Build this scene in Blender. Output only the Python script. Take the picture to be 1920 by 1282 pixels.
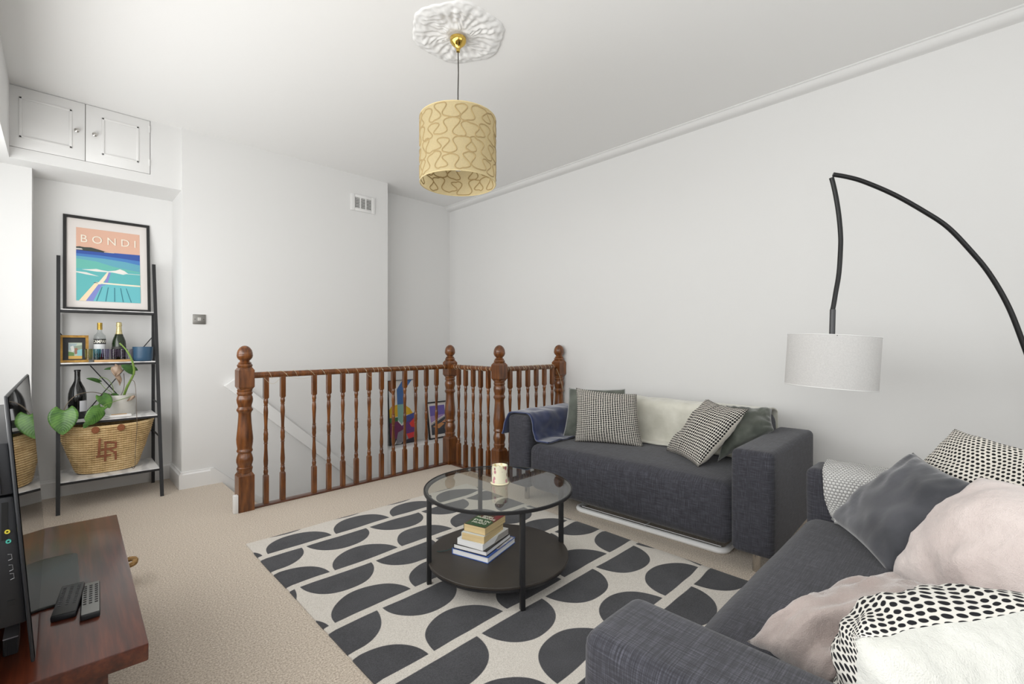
import bpy, bmesh, math, random
from mathutils import Vector, Matrix, noise
random.seed(7)
for o in list(bpy.data.objects): bpy.data.objects.remove(o)
scene = bpy.context.scene
COL = scene.collection
V3 = Vector
# ------------------------------------------------------------------ camera
FPX, YAW, PITCH, CAMH = 862.7, 0.79236, 0.0018577, 1.18
FW = V3((math.cos(YAW)*math.cos(PITCH), math.sin(YAW)*math.cos(PITCH), math.sin(PITCH)))
RT = V3((math.sin(YAW), -math.cos(YAW), 0)); UP = RT.cross(FW)
CAM = V3((0, 0, CAMH))
cd = bpy.data.cameras.new('camera'); cam = bpy.data.objects.new('camera', cd); COL.objects.link(cam)
cd.sensor_width = 36.0; cd.lens = 36.0*FPX/1920; cd.clip_start = 0.02
mm = Matrix((RT, UP, -FW)).transposed().to_4x4(); mm.translation = CAM
cam.matrix_world = mm; scene.camera = cam
def P(px, py, x=None, y=None, z=None, w=None):
    """photo pixel + one known coordinate (or depth w) -> world point"""
    d = FW + RT*((px-960)/FPX) + UP*((641-py)/FPX)
    if x is not None: t = x/d.x
    elif y is not None: t = y/d.y
    elif z is not None: t = (z-CAMH)/d.z
    else: t = w
    return CAM + d*t
# ------------------------------------------------------------------ light
scene.view_settings.view_transform = 'Standard'; scene.view_settings.look = 'None'
scene.view_settings.gamma = 1.0; scene.view_settings.use_curve_mapping = False
scene.view_settings.exposure = 0.24
wd = bpy.data.worlds.new('overcast_sky'); scene.world = wd; wd.use_nodes = True
bg = wd.node_tree.nodes['Background']; bg.inputs[0].default_value = (0.93, 0.96, 1.0, 1); bg.inputs[1].default_value = 1.0
def area(name, loc, rot, sx, sy, e, col=(1, 1, 1)):
    l = bpy.data.lights.new(name, 'AREA'); l.shape = 'RECTANGLE'; l.size = sx; l.size_y = sy; l.energy = e; l.color = col
    o = bpy.data.objects.new(name, l); COL.objects.link(o); o.location = loc; o.rotation_euler = rot
    return o
# daylight entering through the bay window (left wall) ; added frontal fill lamp behind the camera
area('bay_window_daylight', (-0.66, 1.75, 1.54), (0, math.radians(-101), 0), 1.46, 4.9, 76, (1.0, 0.985, 0.96))
area('rear_fill_light', (1.6, -1.06, 1.60), (math.radians(125), 0, 0), 2.0, 1.3, 8, (1.0, 0.985, 0.96))
# ------------------------------------------------------------------ helpers
WO = {}
def worg(o): return WO.get(o.name, V3((0, 0, 0))) if o else V3((0, 0, 0))
def tag(o, label=None, cat=None, group=None, kind=None):
    if label: o['label'] = label
    if cat: o['category'] = cat
    if group: o['group'] = group
    if kind: o['kind'] = kind
    return o
def thing(name, loc, label, cat, group=None, parent=None):
    o = bpy.data.objects.new(name, None); COL.objects.link(o); o.empty_display_size = 0.05
    loc = V3(loc); o.location = loc; WO[o.name] = loc
    return tag(o, label, cat, group)
def place(o, worldloc, parent):
    o.parent = parent; o.location = V3(worldloc)-worg(parent); WO[o.name] = V3(worldloc)
class MB:
    def __init__(s): s.V = []; s.F = []; s.mi = []; s.uv = {}
    def add(s, V, F, mi=0, T=None):
        b = len(s.V); s.V += [V3(v) if T is None else T(V3(v)) for v in V]
        s.F += [tuple(i+b for i in f) for f in F]; s.mi += [mi]*len(F); return s
    def box(s, x0, x1, y0, y1, z0, z1, mi=0, T=None):
        return s.add([(x0,y0,z0),(x1,y0,z0),(x1,y1,z0),(x0,y1,z0),(x0,y0,z1),(x1,y0,z1),(x1,y1,z1),(x0,y1,z1)],
            [(0,3,2,1),(4,5,6,7),(0,1,5,4),(1,2,6,5),(2,3,7,6),(3,0,4,7)], mi, T)
    def prism(s, poly, lo, hi, ax='z', mi=0, T=None):
        n = len(poly)
        f = {'z': lambda a,b,c:(a,b,c), 'y': lambda a,b,c:(a,c,b), 'x': lambda a,b,c:(c,a,b)}[ax]
        V = [f(a,b,lo) for a,b in poly]+[f(a,b,hi) for a,b in poly]
        F = [tuple(range(n))[::-1], tuple(range(n, 2*n))]+[(i,(i+1)%n,n+(i+1)%n,n+i) for i in range(n)]
        return s.add(V, F, mi, T)
    def lathe(s, prof, c=(0,0,0), seg=24, mi=0, T=None, cap=True, sx=1, sy=1):
        c = V3(c); V = []; F = []; n = len(prof)
        for r, z in prof:
            for k in range(seg):
                a = 2*math.pi*k/seg; V.append(c+V3((r*math.cos(a)*sx, r*math.sin(a)*sy, z)))
        for i in range(n-1):
            for k in range(seg):
                k2 = (k+1)%seg; F.append((i*seg+k, i*seg+k2, (i+1)*seg+k2, (i+1)*seg+k))
        if cap:
            F.append(tuple(range(seg))[::-1]); F.append(tuple((n-1)*seg+k for k in range(seg)))
        return s.add(V, F, mi, T)
    def tube(s, pts, r, seg=8, closed=False, mi=0, T=None, cap=True):
        pts = [V3(p) for p in pts]; n = len(pts); V = []; F = []; ref = None
        for i, p in enumerate(pts):
            a = pts[(i-1)%n] if (closed or i > 0) else p; b = pts[(i+1)%n] if (closed or i < n-1) else p
            d = (b-a).normalized()
            if ref is None: ref = d.orthogonal().normalized()
            ref = (ref-d*ref.dot(d)); ref = ref.normalized() if ref.length > 1e-6 else d.orthogonal().normalized()
            q = d.cross(ref); rr = r[i] if isinstance(r, (list, tuple)) else r
            for k in range(seg):
                t = 2*math.pi*k/seg; V.append(p+(ref*math.cos(t)+q*math.sin(t))*rr)
        m = n if closed else n-1
        for i in range(m):
            j = (i+1)%n
            for k in range(seg):
                k2 = (k+1)%seg; F.append((i*seg+k, i*seg+k2, j*seg+k2, j*seg+k))
        if cap and not closed:
            F.append(tuple(range(seg))[::-1]); F.append(tuple((n-1)*seg+k for k in range(seg)))
        return s.add(V, F, mi, T)
    def build(s, name, mat, parent=None, smooth=False, bevel=0, bseg=2, angle=35, origin=None, sub=0, label=None, cat=None, group=None, kind=None, mats=None, fixn=True):
        V = s.V
        if origin is None:
            lo = V3([min(v[i] for v in V) for i in range(3)]); hi = V3([max(v[i] for v in V) for i in range(3)])
            origin = V3(((lo.x+hi.x)/2, (lo.y+hi.y)/2, lo.z))
        origin = V3(origin)
        me = bpy.data.meshes.new(name); me.from_pydata([v-origin for v in V], [], s.F); me.update()
        for m in (mats or [mat]): me.materials.append(m)
        me.polygons.foreach_set('material_index', s.mi)
        if bevel or fixn:
            bm = bmesh.new(); bm.from_mesh(me)
            if fixn: bmesh.ops.recalc_face_normals(bm, faces=bm.faces)
            if bevel:
                ed = [e for e in bm.edges if len(e.link_faces) == 2 and e.calc_face_angle(0) > math.radians(25)]
                bmesh.ops.bevel(bm, geom=ed, offset=bevel, segments=bseg, profile=0.5, affect='EDGES', clamp_overlap=True)
            bm.to_mesh(me); bm.free()
        if smooth or bevel:
            me.polygons.foreach_set('use_smooth', [True]*len(me.polygons))
            me.set_sharp_from_angle(angle=math.radians(angle))
        o = bpy.data.objects.new(name, me); COL.objects.link(o); place(o, origin, parent)
        if sub:
            md = o.modifiers.new('subsurf', 'SUBSURF'); md.levels = sub; md.render_levels = sub
        return tag(o, label, cat, group, kind)
def copy_obj(o, worldloc, parent=None, rz=None):
    c = o.copy(); COL.objects.link(c); place(c, worldloc, parent)
    if rz is not None: c.rotation_euler = (0, 0, rz)
    for ch in list(o.children):
        k = ch.copy(); COL.objects.link(k); k.parent = c; WO[k.name] = V3(worldloc)+ch.location
    return c
def spline(pts, n=8, closed=False):
    pts = [V3(p) for p in pts]; out = []; N = len(pts)
    R = range(N if closed else N-1)
    for i in R:
        if closed: p0, p1, p2, p3 = pts[(i-1)%N], pts[i], pts[(i+1)%N], pts[(i+2)%N]
        else: p0, p1, p2, p3 = pts[max(i-1,0)], pts[i], pts[i+1], pts[min(i+2,N-1)]
        for k in range(n):
            t = k/n
            out.append(0.5*((2*p1)+(p2-p0)*t+(2*p0-5*p1+4*p2-p3)*t*t+(-p0+3*p1-3*p2+p3)*t**3))
    if not closed: out.append(pts[-1])
    return out
# ------------------------------------------------------------------ materials
def srgb(r, g, b): return tuple(((c/255)/12.92 if c/255 <= 0.04045 else ((c/255+0.055)/1.055)**2.4) for c in (r, g, b))+(1,)
class NT:
    def __init__(s, name):
        s.m = bpy.data.materials.new(name); s.m.use_nodes = True; s.t = s.m.node_tree; s.n = s.t.nodes; s.l = s.t.links
        s.b = s.n['Principled BSDF']; s.out = s.n['Material Output']
    def set(s, node, sock, v):
        i = node.inputs[sock]
        if hasattr(v, 'is_output') or isinstance(v, bpy.types.NodeSocket): s.l.new(v, i)
        else: i.default_value = v
    def node(s, ty, **kw):
        nd = s.n.new(ty)
        for k, v in kw.items(): setattr(nd, k, v)
        return nd
    def math(s, op, a, b=0.0, c=None):
        nd = s.node('ShaderNodeMath', operation=op); s.set(nd, 0, a); s.set(nd, 1, b)
        if c is not None: s.set(nd, 2, c)
        return nd.outputs[0]
    def coord(s, which='Object'): return s.node('ShaderNodeTexCoord').outputs[which]
    def map(s, vec, sc=(1,1,1), loc=(0,0,0), rot=(0,0,0)):
        nd = s.node('ShaderNodeMapping'); s.set(nd, 'Vector', vec); nd.inputs['Scale'].default_value = sc
        nd.inputs['Location'].default_value = loc; nd.inputs['Rotation'].default_value = rot; return nd.outputs[0]
    def noise(s, vec, scale, detail=2, rough=0.5):
        nd = s.node('ShaderNodeTexNoise'); s.set(nd, 'Vector', vec); nd.inputs['Scale'].default_value = scale
        nd.inputs['Detail'].default_value = detail; nd.inputs['Roughness'].default_value = rough; return nd.outputs['Fac']
    def ramp(s, fac, stops):
        nd = s.node('ShaderNodeValToRGB'); e = nd.color_ramp.elements
        while len(e) < len(stops): e.new(0.5)
        for k, (p, c) in enumerate(stops): e[k].position = p; e[k].color = c
        s.set(nd, 'Fac', fac); return nd.outputs[0]
    def mix(s, fac, a, b, mode='MIX'):
        nd = s.node('ShaderNodeMix', data_type='RGBA', blend_type=mode); s.set(nd, 0, fac); s.set(nd, 6, a); s.set(nd, 7, b); return nd.outputs[2]
    def xyz(s, vec):
        nd = s.node('ShaderNodeSeparateXYZ'); s.set(nd, 0, vec); return nd.outputs
    def bump(s, h, strength=0.3, dist=0.01):
        nd = s.node('ShaderNodeBump'); nd.inputs['Strength'].default_value = strength; nd.inputs['Distance'].default_value = dist
        s.set(nd, 'Height', h); s.l.new(nd.outputs[0], s.b.inputs['Normal']); return nd
    def p(s, **kw):
        for k, v in kw.items(): s.set(s.b, k.replace('_', ' '), v)
        return s
def plain(name, col, rough=0.5, metal=0.0, **kw):
    k = NT(name); k.p(Base_Color=col, Roughness=rough, Metallic=metal, **kw); return k.m
def noisy(name, c1, c2, scale, rough=0.6, bump=0.0, dist=0.003, detail=3, metal=0.0, stretch=(1,1,1), coat=0.0):
    k = NT(name); f = k.noise(k.map(k.coord(), stretch), scale, detail)
    k.p(Base_Color=k.ramp(f, [(0.3, c1), (0.7, c2)]), Roughness=rough, Metallic=metal)
    if coat: k.p(Coat_Weight=coat, Coat_Roughness=0.15)
    if bump: k.bump(f, bump, dist)
    return k.m
def thin_glass(name, tint=(0.93, 0.96, 0.94, 1), ior=1.5, rough=0.0):
    k = NT(name); tr = k.node('ShaderNodeBsdfTransparent'); tr.inputs[0].default_value = tint
    gl = k.node('ShaderNodeBsdfGlossy'); gl.inputs['Roughness'].default_value = rough
    lw = k.node('ShaderNodeLayerWeight'); lw.inputs[0].default_value = 0.5; f0 = ((ior-1)/(ior+1))**2
    fr = k.math('ADD', f0, k.math('MULTIPLY', k.math('POWER', lw.outputs['Facing'], 5.0), 1-f0))
    mx = k.node('ShaderNodeMixShader'); k.l.new(fr, mx.inputs[0]); k.l.new(tr.outputs[0], mx.inputs[1]); k.l.new(gl.outputs[0], mx.inputs[2])
    k.l.new(mx.outputs[0], k.out.inputs['Surface']); return k.m
def weave(name, c1, c2, c3, fine=260, rough=0.95, bump=0.25):
    k = NT(name); co = k.coord()
    a = k.noise(k.map(co, (18, 18, fine)), 1.0, 2); b = k.noise(k.map(co, (fine, 18, 18)), 1.0, 2); c = k.noise(k.map(co, (18, fine, 18)), 1.0, 2)
    ge = k.node('ShaderNodeNewGeometry'); NX, NY, NZ = [k.math('SUBTRACT', 1.0, k.math('ABSOLUTE', q)) for q in k.xyz(ge.outputs['Normal'])]
    f = k.math('ADD', k.math('ADD', k.math('MULTIPLY', a, NZ), k.math('MULTIPLY', b, NX)), k.math('MULTIPLY', c, NY)); f = k.math('DIVIDE', f, k.math('ADD', k.math('ADD', NX, NY), NZ))
    big = k.noise(co, 5.0, 2)
    f2 = k.math('ADD', f, k.math('MULTIPLY', k.math('SUBTRACT', big, 0.5), 0.06))
    k.p(Base_Color=k.ramp(f2, [(0.34, c1), (0.50, c2), (0.68, c3)]), Roughness=rough); k.b.inputs['Specular IOR Level'].default_value = 0.2
    k.b.inputs['Sheen Weight'].default_value = 0.15
    k.bump(f, bump, 0.002); return k.m
def cloth(name, c1, c2, scale=9, rough=0.9, sheen=0.3, bump=0.25, dist=0.006):
    k = NT(name); co = k.coord(); f = k.noise(co, scale, 4); g = k.noise(co, 420, 1)
    k.p(Base_Color=k.ramp(f, [(0.35, c1), (0.68, c2)]), Roughness=rough); k.b.inputs['Sheen Weight'].default_value = sheen
    k.b.inputs['Specular IOR Level'].default_value = 0.2
    k.bump(k.math('ADD', f, k.math('MULTIPLY', g, 0.05)), bump, dist); return k.m
def dots(name, nu, nv, dark, light, rx=0.36, ry=0.30, stagger=0.0):
    k = NT(name); uv = k.coord('UV'); nz = k.node('ShaderNodeTexNoise'); nz.inputs['Scale'].default_value = 9; k.set(nz, 'Vector', uv)
    wv = k.node('ShaderNodeVectorMath', operation='MULTIPLY_ADD'); k.set(wv, 0, nz.outputs['Color']); wv.inputs[1].default_value = (0.018, 0.018, 0); k.set(wv, 2, uv)
    X, Y, _ = k.xyz(wv.outputs[0])
    y = k.math('MULTIPLY', Y, nv); r = k.math('FLOOR', y); fy = k.math('SUBTRACT', k.math('FRACT', y), 0.5)
    x = k.math('ADD', k.math('MULTIPLY', X, nu), k.math('MULTIPLY', k.math('MODULO', k.math('ABSOLUTE', r), 2.0), stagger)); fx = k.math('SUBTRACT', k.math('FRACT', x), 0.5)
    a = k.math('DIVIDE', fx, rx); b = k.math('DIVIDE', fy, ry)
    d = k.math('SUBTRACT', 1.0, k.math('ADD', k.math('MULTIPLY', a, a), k.math('MULTIPLY', b, b)))
    m = k.math('MULTIPLY', d, 4.0); m.node.use_clamp = True
    k.p(Base_Color=k.mix(m, light, dark), Roughness=0.95); k.b.inputs['Specular IOR Level'].default_value = 0.2
    k.bump(m, 0.35, 0.003); return k.m
WHITE = lambda v: (v, v*0.995, v*0.985, 1)
def paint(name, v):
    k = NT(name); f = k.noise(k.coord(), 60, 3); k.p(Base_Color=WHITE(v), Roughness=0.75); k.bump(f, 0.04, 0.002); return k.m
m_wall = paint('white_wall_paint', 0.76)
m_ceil = paint('white_ceiling_paint', 0.86)
m_trim = plain('white_gloss_trim', WHITE(0.80), 0.35)
m_plaster = plain('white_plaster', WHITE(0.86), 0.6)
def carpet():
    k = NT('beige_carpet'); co = k.coord(); f = k.noise(co, 150, 3, 0.75); g = k.noise(co, 3.0, 3)
    c = k.ramp(f, [(0.32, srgb(146, 132, 117)), (0.50, srgb(202, 188, 172)), (0.68, srgb(236, 226, 213))])
    c = k.mix(k.math('MULTIPLY', g, 0.22), c, srgb(186, 172, 156))
    k.p(Base_Color=c, Roughness=1.0); k.b.inputs['Specular IOR Level'].default_value = 0.1; k.b.inputs['Sheen Weight'].default_value = 0.2
    k.bump(f, 0.5, 0.005); return k.m
m_carpet = carpet()
def wood(name, c1, c2, c3, st=(18, 18, 2.2), rough=0.28, coat=0.4, jit=0.35):
    k = NT(name); co = k.coord(); oi = k.node('ShaderNodeObjectInfo')
    v = k.node('ShaderNodeVectorMath', operation='ADD'); k.set(v, 0, co); k.set(v, 1, oi.outputs['Location'])
    f = k.noise(k.map(v.outputs[0], st), 2.5, 4, 0.6)
    c = k.ramp(f, [(0.3, c1), (0.5, c2), (0.72, c3)])
    c = k.mix(k.math('MULTIPLY', oi.outputs['Random'], jit), c, c1)
    k.p(Base_Color=c, Roughness=rough, Coat_Weight=coat, Coat_Roughness=0.2); k.bump(f, 0.05, 0.002); return k.m
m_oak = wood('orange_brown_varnished_wood', srgb(72, 38, 15), srgb(112, 64, 25), srgb(148, 90, 40))
m_sofa = weave('charcoal_woven_fabric', srgb(46, 46, 51), srgb(60, 60, 66), srgb(86, 86, 95), 520)
m_black = plain('black_metal', srgb(34, 34, 36), 0.45, 0.3)
m_chrome = plain('brushed_chrome', (0.6, 0.58, 0.55, 1), 0.25, 1.0)
# ================================================================== the room
XR, YC, ZC = 3.60, 4.52, 2.92          # right wall, chimney breast face, ceiling
YA, YREC, XCL, XCR = 4.97, 4.80, 0.71, 2.555
XW, YB = -0.72, -1.12                  # window plane in the bay, wall behind the camera
YS, XST = 3.69, 0.99                   # stair opening: near edge, top nosing
XN, YN = 2.79, 2.98                    # inner corner of the opening
def struct(name, mb, mat, parent=None, **kw):
    o = mb.build(name, mat, parent, **kw)
    if parent is None: o['kind'] = 'structure'
    return o
TH = 0.22
fl = MB()
poly = [(XW, YB), (XR, YB), (XR, YN), (XN, YN), (XN, YS), (XST, YS), (XST, YC+0.02), (XCL, YC+0.02), (XCL, YA), (-0.135, YA), (-0.135, 4.72), (XW, 4.72)]
fl.prism(poly, -TH, 0.0)
floor = struct('floor', fl, m_carpet, origin=(0, 0, 0), label='beige cut-pile carpet')
struct('ceiling', MB().box(XW-0.15, XR+0.15, YB-0.15, YA+0.1, ZC, ZC+0.1), m_ceil, origin=(0, 0, ZC))
ZL = -2.6
struct('wall_right', MB().box(XR, XR+0.12, YB-0.1, YA+0.1, ZL, ZC), m_wall)
struct('wall_chimney', MB().box(XCL, XCR, YC, YA+0.1, ZL, ZC), m_wall)
struct('wall_recess', MB().box(XCR, XR, YREC, YA+0.1, ZL, ZC), m_wall)
struct('trim_recess_ledge', MB().box(XCR, XR, YC+0.02, YREC, -0.6, -0.002), m_trim, bevel=0.006)
struct('wall_alcove', MB().box(-0.25, XCL, YA, YA+0.1, -TH, ZC), m_wall)
struct('wall_bay_end', MB().box(XW-0.1, -0.135, 4.72, YA+0.1, -TH, ZC), m_wall)
# soffit with the high cupboard
YF = 4.55
sx0, sx1 = -0.262, 0.512; cz0, cz1 = 2.497, 2.915
so = MB()
so.box(-0.72, XCL, YF, YF+0.03, 2.42, cz0); so.box(-0.72, XCL, YF, YF+0.03, cz1, ZC); so.box(-0.72, sx0, YF, YF+0.03, cz0, cz1); so.box(sx1, XCL, YF, YF+0.03, cz0, cz1)
so.box(-0.72, XCL, YF+0.03, YA, 2.42, 2.45)
struct('wall_soffit', so, m_wall)
cup = thing('wall_cupboard', (0.12, YF, cz0), 'white two-door cupboard set high in the soffit above the ladder shelf', 'cupboard')
MB().box(sx0+0.01, sx1-0.01, YF+0.03, YF+0.30, cz0+0.004, cz1-0.004).build('body', plain('dark_gap', srgb(60, 58, 54), 0.9), cup)
mid = 0.138
for a, b, kn in ((sx0+0.003, mid-0.0015, mid-0.045), (mid+0.0015, sx1-0.003, mid+0.050)):
    z0, z1 = cz0+0.003, cz1-0.003
    fr = 0.095
    d = MB(); d.box(a, b, YF-0.002, YF+0.018, z0, z1)
    door = d.build('door', m_trim, cup, bevel=0.002)
    # raised picture-frame moulding
    ia, ib, iz0, iz1 = a+fr+ (0.0 if a < 0 else 0.02)-0.02, b-fr+0.02, z0+0.075, z1-0.075
    mo = MB()
    for (p, q) in (((ia, iz0), (ib, iz0)), ((ib, iz0), (ib, iz1)), ((ib, iz1), (ia, iz1)), ((ia, iz1), (ia, iz0))):
        mo.box(min(p[0], q[0])-0.008, max(p[0], q[0])+0.008, YF-0.008, YF-0.001, min(p[1], q[1])-0.008, max(p[1], q[1])+0.008)
    mo.build('moulding', m_trim, door, bevel=0.004)
    kb = MB().lathe([(0.006, 0), (0.006, 0.012), (0.014, 0.016), (0.015, 0.024), (0.008, 0.029), (0.001, 0.030)], seg=16, T=lambda v: V3((kn+v.x, YF-0.002-v.z, 2.70+v.y)))
    kb.build('knob', m_chrome, door, smooth=True)
    hx = a+0.004 if a < 0 else b-0.004
    for hz in (z0+0.06, z1-0.09):
        MB().tube([(hx, YF-0.006, hz), (hx, YF-0.006, hz+0.05)], 0.005, 8).build('hinge', m_trim, door, smooth=True)
# bay window in the left wall
struct('wall_left', MB().box(XW-0.1, -0.235, YB, 4.72, 0.0, 0.70).box(XW-0.1, -0.235, YB, 4.55, 2.42, ZC).box(XW-0.1, XW, YB, -0.9, 0.70, 2.42).box(XW-0.1, XW, 4.45, 4.72, 0.70, 2.42), m_wall)
struct('trim_window_board', MB().box(XW, -0.215, YB, 4.715, 0.70, 0.735), m_trim, bevel=0.006)
m_pane = thin_glass('window_glass', (0.97, 0.985, 0.98, 1))
win = MB(); ys = [-0.9, 0.44, 1.78, 3.12, 4.45]
for y in ys: win.box(XW-0.05, XW+0.0, y-0.035 if y > -0.9 else y, y+0.035 if y < 4.4 else y, 0.735, 2.42)
win.box(XW-0.05, XW, -0.9, 4.45, 0.735, 0.80); win.box(XW-0.05, XW, -0.9, 4.45, 2.34, 2.42); win.box(XW-0.045, XW-0.005, -0.9, 4.45, 1.50, 1.55)
w1 = struct('window_1', win, m_trim)
for i in range(4): MB().box(XW-0.028, XW-0.022, ys[i]+0.03, ys[i+1]-0.03, 0.79, 2.35).build('pane', m_pane, w1)
# wall behind the camera with a made-up window, added for frontal fill
wb = MB(); wb.box(XW-0.1, 0.55, YB-0.1, YB, -TH, ZC).box(2.65, XR+0.1, YB-0.1, YB, -TH, ZC).box(0.55, 2.65, YB-0.1, YB, -TH, 0.9).box(0.55, 2.65, YB-0.1, YB, 2.3, ZC)
struct('wall_back', wb, m_wall)
w2 = MB()
for x in (0.55, 1.56, 2.60): w2.box(x, x+0.05, YB-0.07, YB-0.02, 0.9, 2.3)
w2.box(0.55, 2.65, YB-0.07, YB-0.02, 0.9, 0.96).box(0.55, 2.65, YB-0.07, YB-0.02, 2.24, 2.3)
w2o = struct('window_fill', w2, m_trim)
for a, b in ((0.6, 1.56), (1.61, 2.6)): MB().box(a, b, YB-0.05, YB-0.044, 0.96, 2.24).build('pane', m_pane, w2o)
# cornice on the right wall
prof = [(XR, ZC), (XR-0.075, ZC), (XR-0.075, ZC-0.008), (XR-0.066, ZC-0.012)]
for k in range(7):
    a = math.pi/2*k/6; prof.append((XR-0.012-0.052*math.cos(a)**1.0, ZC-0.016-0.036*math.sin(a)))
prof += [(XR-0.006, ZC-0.054), (XR, ZC-0.056)]
struct('trim_cornice', MB().prism([(x, z) for x, z in prof], YB, YREC, 'y'), m_wall, smooth=True)
# skirting boards
def skirting(name, p, q, nrm, h=0.135, t=0.02):
    p, q, n = V3(p), V3(q), V3(nrm); d = q-p
    pr = [(0, 0), (t, 0), (t, h-0.022), (t*0.55, h-0.012), (t*0.45, h), (0, h)]
    V = [p+n*a+V3((0, 0, b)) for a, b in pr]+[q+n*a+V3((0, 0, b)) for a, b in pr]; k = len(pr)
    mb = MB().add(V, [tuple(range(k)), tuple(range(k, 2*k))[::-1]]+[(i, (i+1)%k, k+(i+1)%k, k+i) for i in range(k)])
    return struct(name, mb, m_trim)
skirting('baseboard_chimney', (XCL, YC, 0), (XST-0.085, YC, 0), (0, -1, 0))
skirting('baseboard_alcove_right', (XCL, YA, 0), (XCL, YC-0.02, 0), (-1, 0, 0))
skirting('baseboard_alcove_back', (-0.135, YA, 0), (XCL, YA, 0), (0, -1, 0))
skirting('baseboard_alcove_left', (-0.135, 4.72, 0), (-0.135, YA, 0), (1, 0, 0))
skirting('baseboard_right', (XR, YB, 0), (XR, YN, 0), (-1, 0, 0))
# staircase going down behind the balustrade
SL = 0.94; run, rise = 0.215, 0.202
st = MB()
o_st = None
for i in range(12):
    x = XST+run*i; z = -rise*(i+1)
    t = MB().box(x-0.0, x+run+0.02, YS+0.03, YC-0.005, z-0.22, z)
    if o_st is None:
        o_st = t.build('staircase', m_carpet, kind='structure')
    else: t.build('tread', m_carpet, o_st)
# sloping string along the chimney wall
pl = [(XST-0.085, 0.135), (XST-0.06, 0.135), (XST+2.3, 0.135-2.36*SL), (XST+2.3, -0.30-2.36*SL), (XST-0.085, -0.14)]
struct('trim_stair_string', MB().prism(pl, YC-0.022, YC-0.0005, 'y'), m_trim)
# sloping boxed rail along the chimney wall, parallel with the flight
struct('trim_stair_rail', MB().prism([(1.0, 0.815), (1.085, 0.875), (2.552, 0.875-1.467*0.925), (2.552, 0.765-1.467*0.925)], YC-0.045, YC-0.0005, 'y'), m_wall, bevel=0.006)
struct('wall_stair_near', MB().box(XST, XN, YS-0.05, YS-0.001, ZL, -TH).box(XN-0.05, XN, YN, YS, ZL, -TH).box(XN, XR, YN-0.05, YN, ZL, -TH).box(XST-0.05, XST-0.001, YS, YC, ZL, -TH), m_wall)
struct('floor_lower', MB().box(XST-0.1, XR, YN-0.1, YREC, ZL-0.05, ZL), m_carpet)
# apron boards closing the floor edge
struct('trim_stair_apron', MB().box(XST, XN, YS, YS+0.012, -0.24, -0.004).box(XN, XN+0.012, YN, YS, -0.24, -0.004).box(XN+0.012, XR, YN, YN+0.012, -0.24, -0.004), m_trim)
# ================================================================== balustrade
def newel_mesh():
    m = MB(); u = 0.001058; s = 0.05
    def zz(v): return 1.18+(641-(620+v/3.56))*0.003767
    def block(z0, z1, ch=0.022):
        # square block with chamfered ends
        c = 0.030
        rings = [(z0, s-0.014), (z0+ch, s), (z1-ch, s), (z1, s-0.014)]
        if z0 < 0.01: rings = [(0, s), (z1-ch, s), (z1, s-0.012)]
        V = []; F = []
        for z, h in rings: V += [(-h,-h,z),(h,-h,z),(h,h,z),(-h,h,z)]
        n = len(rings)
        for i in range(n-1):
            for k in range(4): F.append((4*i+k, 4*i+(k+1)%4, 4*i+4+(k+1)%4, 4*i+4+k))
        F += [(3,2,1,0), tuple(4*(n-1)+k for k in range(4))]
        m.add(V, F)
    block(0, zz(935)); block(zz(388), zz(236))
    pr = [(938,44),(930,44),(920,46),(912,48),(905,47),(900,43),(893,42),(880,46),(865,50),(848,50),(830,46),(815,41),(808,40),(803,44),(796,48),(788,47),(782,44),(772,44),(760,46),(740,49),(715,50),(690,48),(650,44),(600,40),(560,38),(545,38),(535,42),(527,48),(518,49),(510,44),(500,40),(488,42),(470,47),(452,49),(435,46),(425,42),(420,43),(414,47),(406,47),(400,43),(396,45),(388,46),(380,40)]
    m.lathe([(r*u, zz(v)) for v, r in pr], seg=28)
    return m
def finial_mesh():
    m = MB(); u = 0.001058
    def zz(v): return 1.18+(641-(620+v/3.56))*0.003767
    pr = [(240,40),(234,44),(226,47),(219,44),(214,38),(210,41),(205,36),(198,28),(193,29),(186,37),(176,44),(163,48),(154,48),(152,46.5),(150,47),(140,46),(125,42),(110,33),(100,22),(95,12),(93,1)]
    m.lathe([(r*u, zz(v)) for v, r in pr], seg=28); return m
def baluster_mesh():
    m = MB(); s = 0.0165; H0, H1 = 0.0, 0.935
    def blk(z0, z1, a, b):
        V = []; F = []
        R = [(z0, s if a else s-0.006), (z0+0.012, s), (z1-0.012, s), (z1, s if b else s-0.006)]
        for z, h in R: V += [(-h,-h,z),(h,-h,z),(h,h,z),(-h,h,z)]
        for i in range(3):
            for k in range(4): F.append((4*i+k, 4*i+(k+1)%4, 4*i+4+(k+1)%4, 4*i+4+k))
        F += [(3,2,1,0),(12,13,14,15)]; m.add(V, F)
    blk(H0, 0.225, True, False); blk(0.77, H1, False, True)
    half = [(0.0,11),(0.010,12.5),(0.022,14),(0.035,12),(0.043,10),(0.047,13.5),(0.053,10),(0.075,12.5),(0.10,13.5),(0.14,11.5),(0.19,9.5),(0.222,9.5),(0.226,13.0),(0.232,10),(0.245,11.5),(0.258,13.5),(0.2705,12.5)]
    z0 = 0.222; L = 0.277*2
    pr = [(r*0.00115, z0+t) for t, r in half]+[(r*0.00115, z0+0.552-t) for t, r in half[::-1]]
    m.lathe(pr, seg=14); return m
bal = thing('stair_balustrade', (1.8, 3.64, 0), 'turned orange-brown wooden balustrade around the stair opening', 'balustrade')
NW = [(0.94, 3.645), (2.74, 3.645), (2.735, 2.93), (3.545, 2.93)]
nm = newel_mesh().build('newel_post', m_oak, bal, smooth=True, angle=28, origin=(0, 0, 0))
fm = finial_mesh().build('finial', m_oak, nm, smooth=True, origin=(0, 0, 0))
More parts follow.
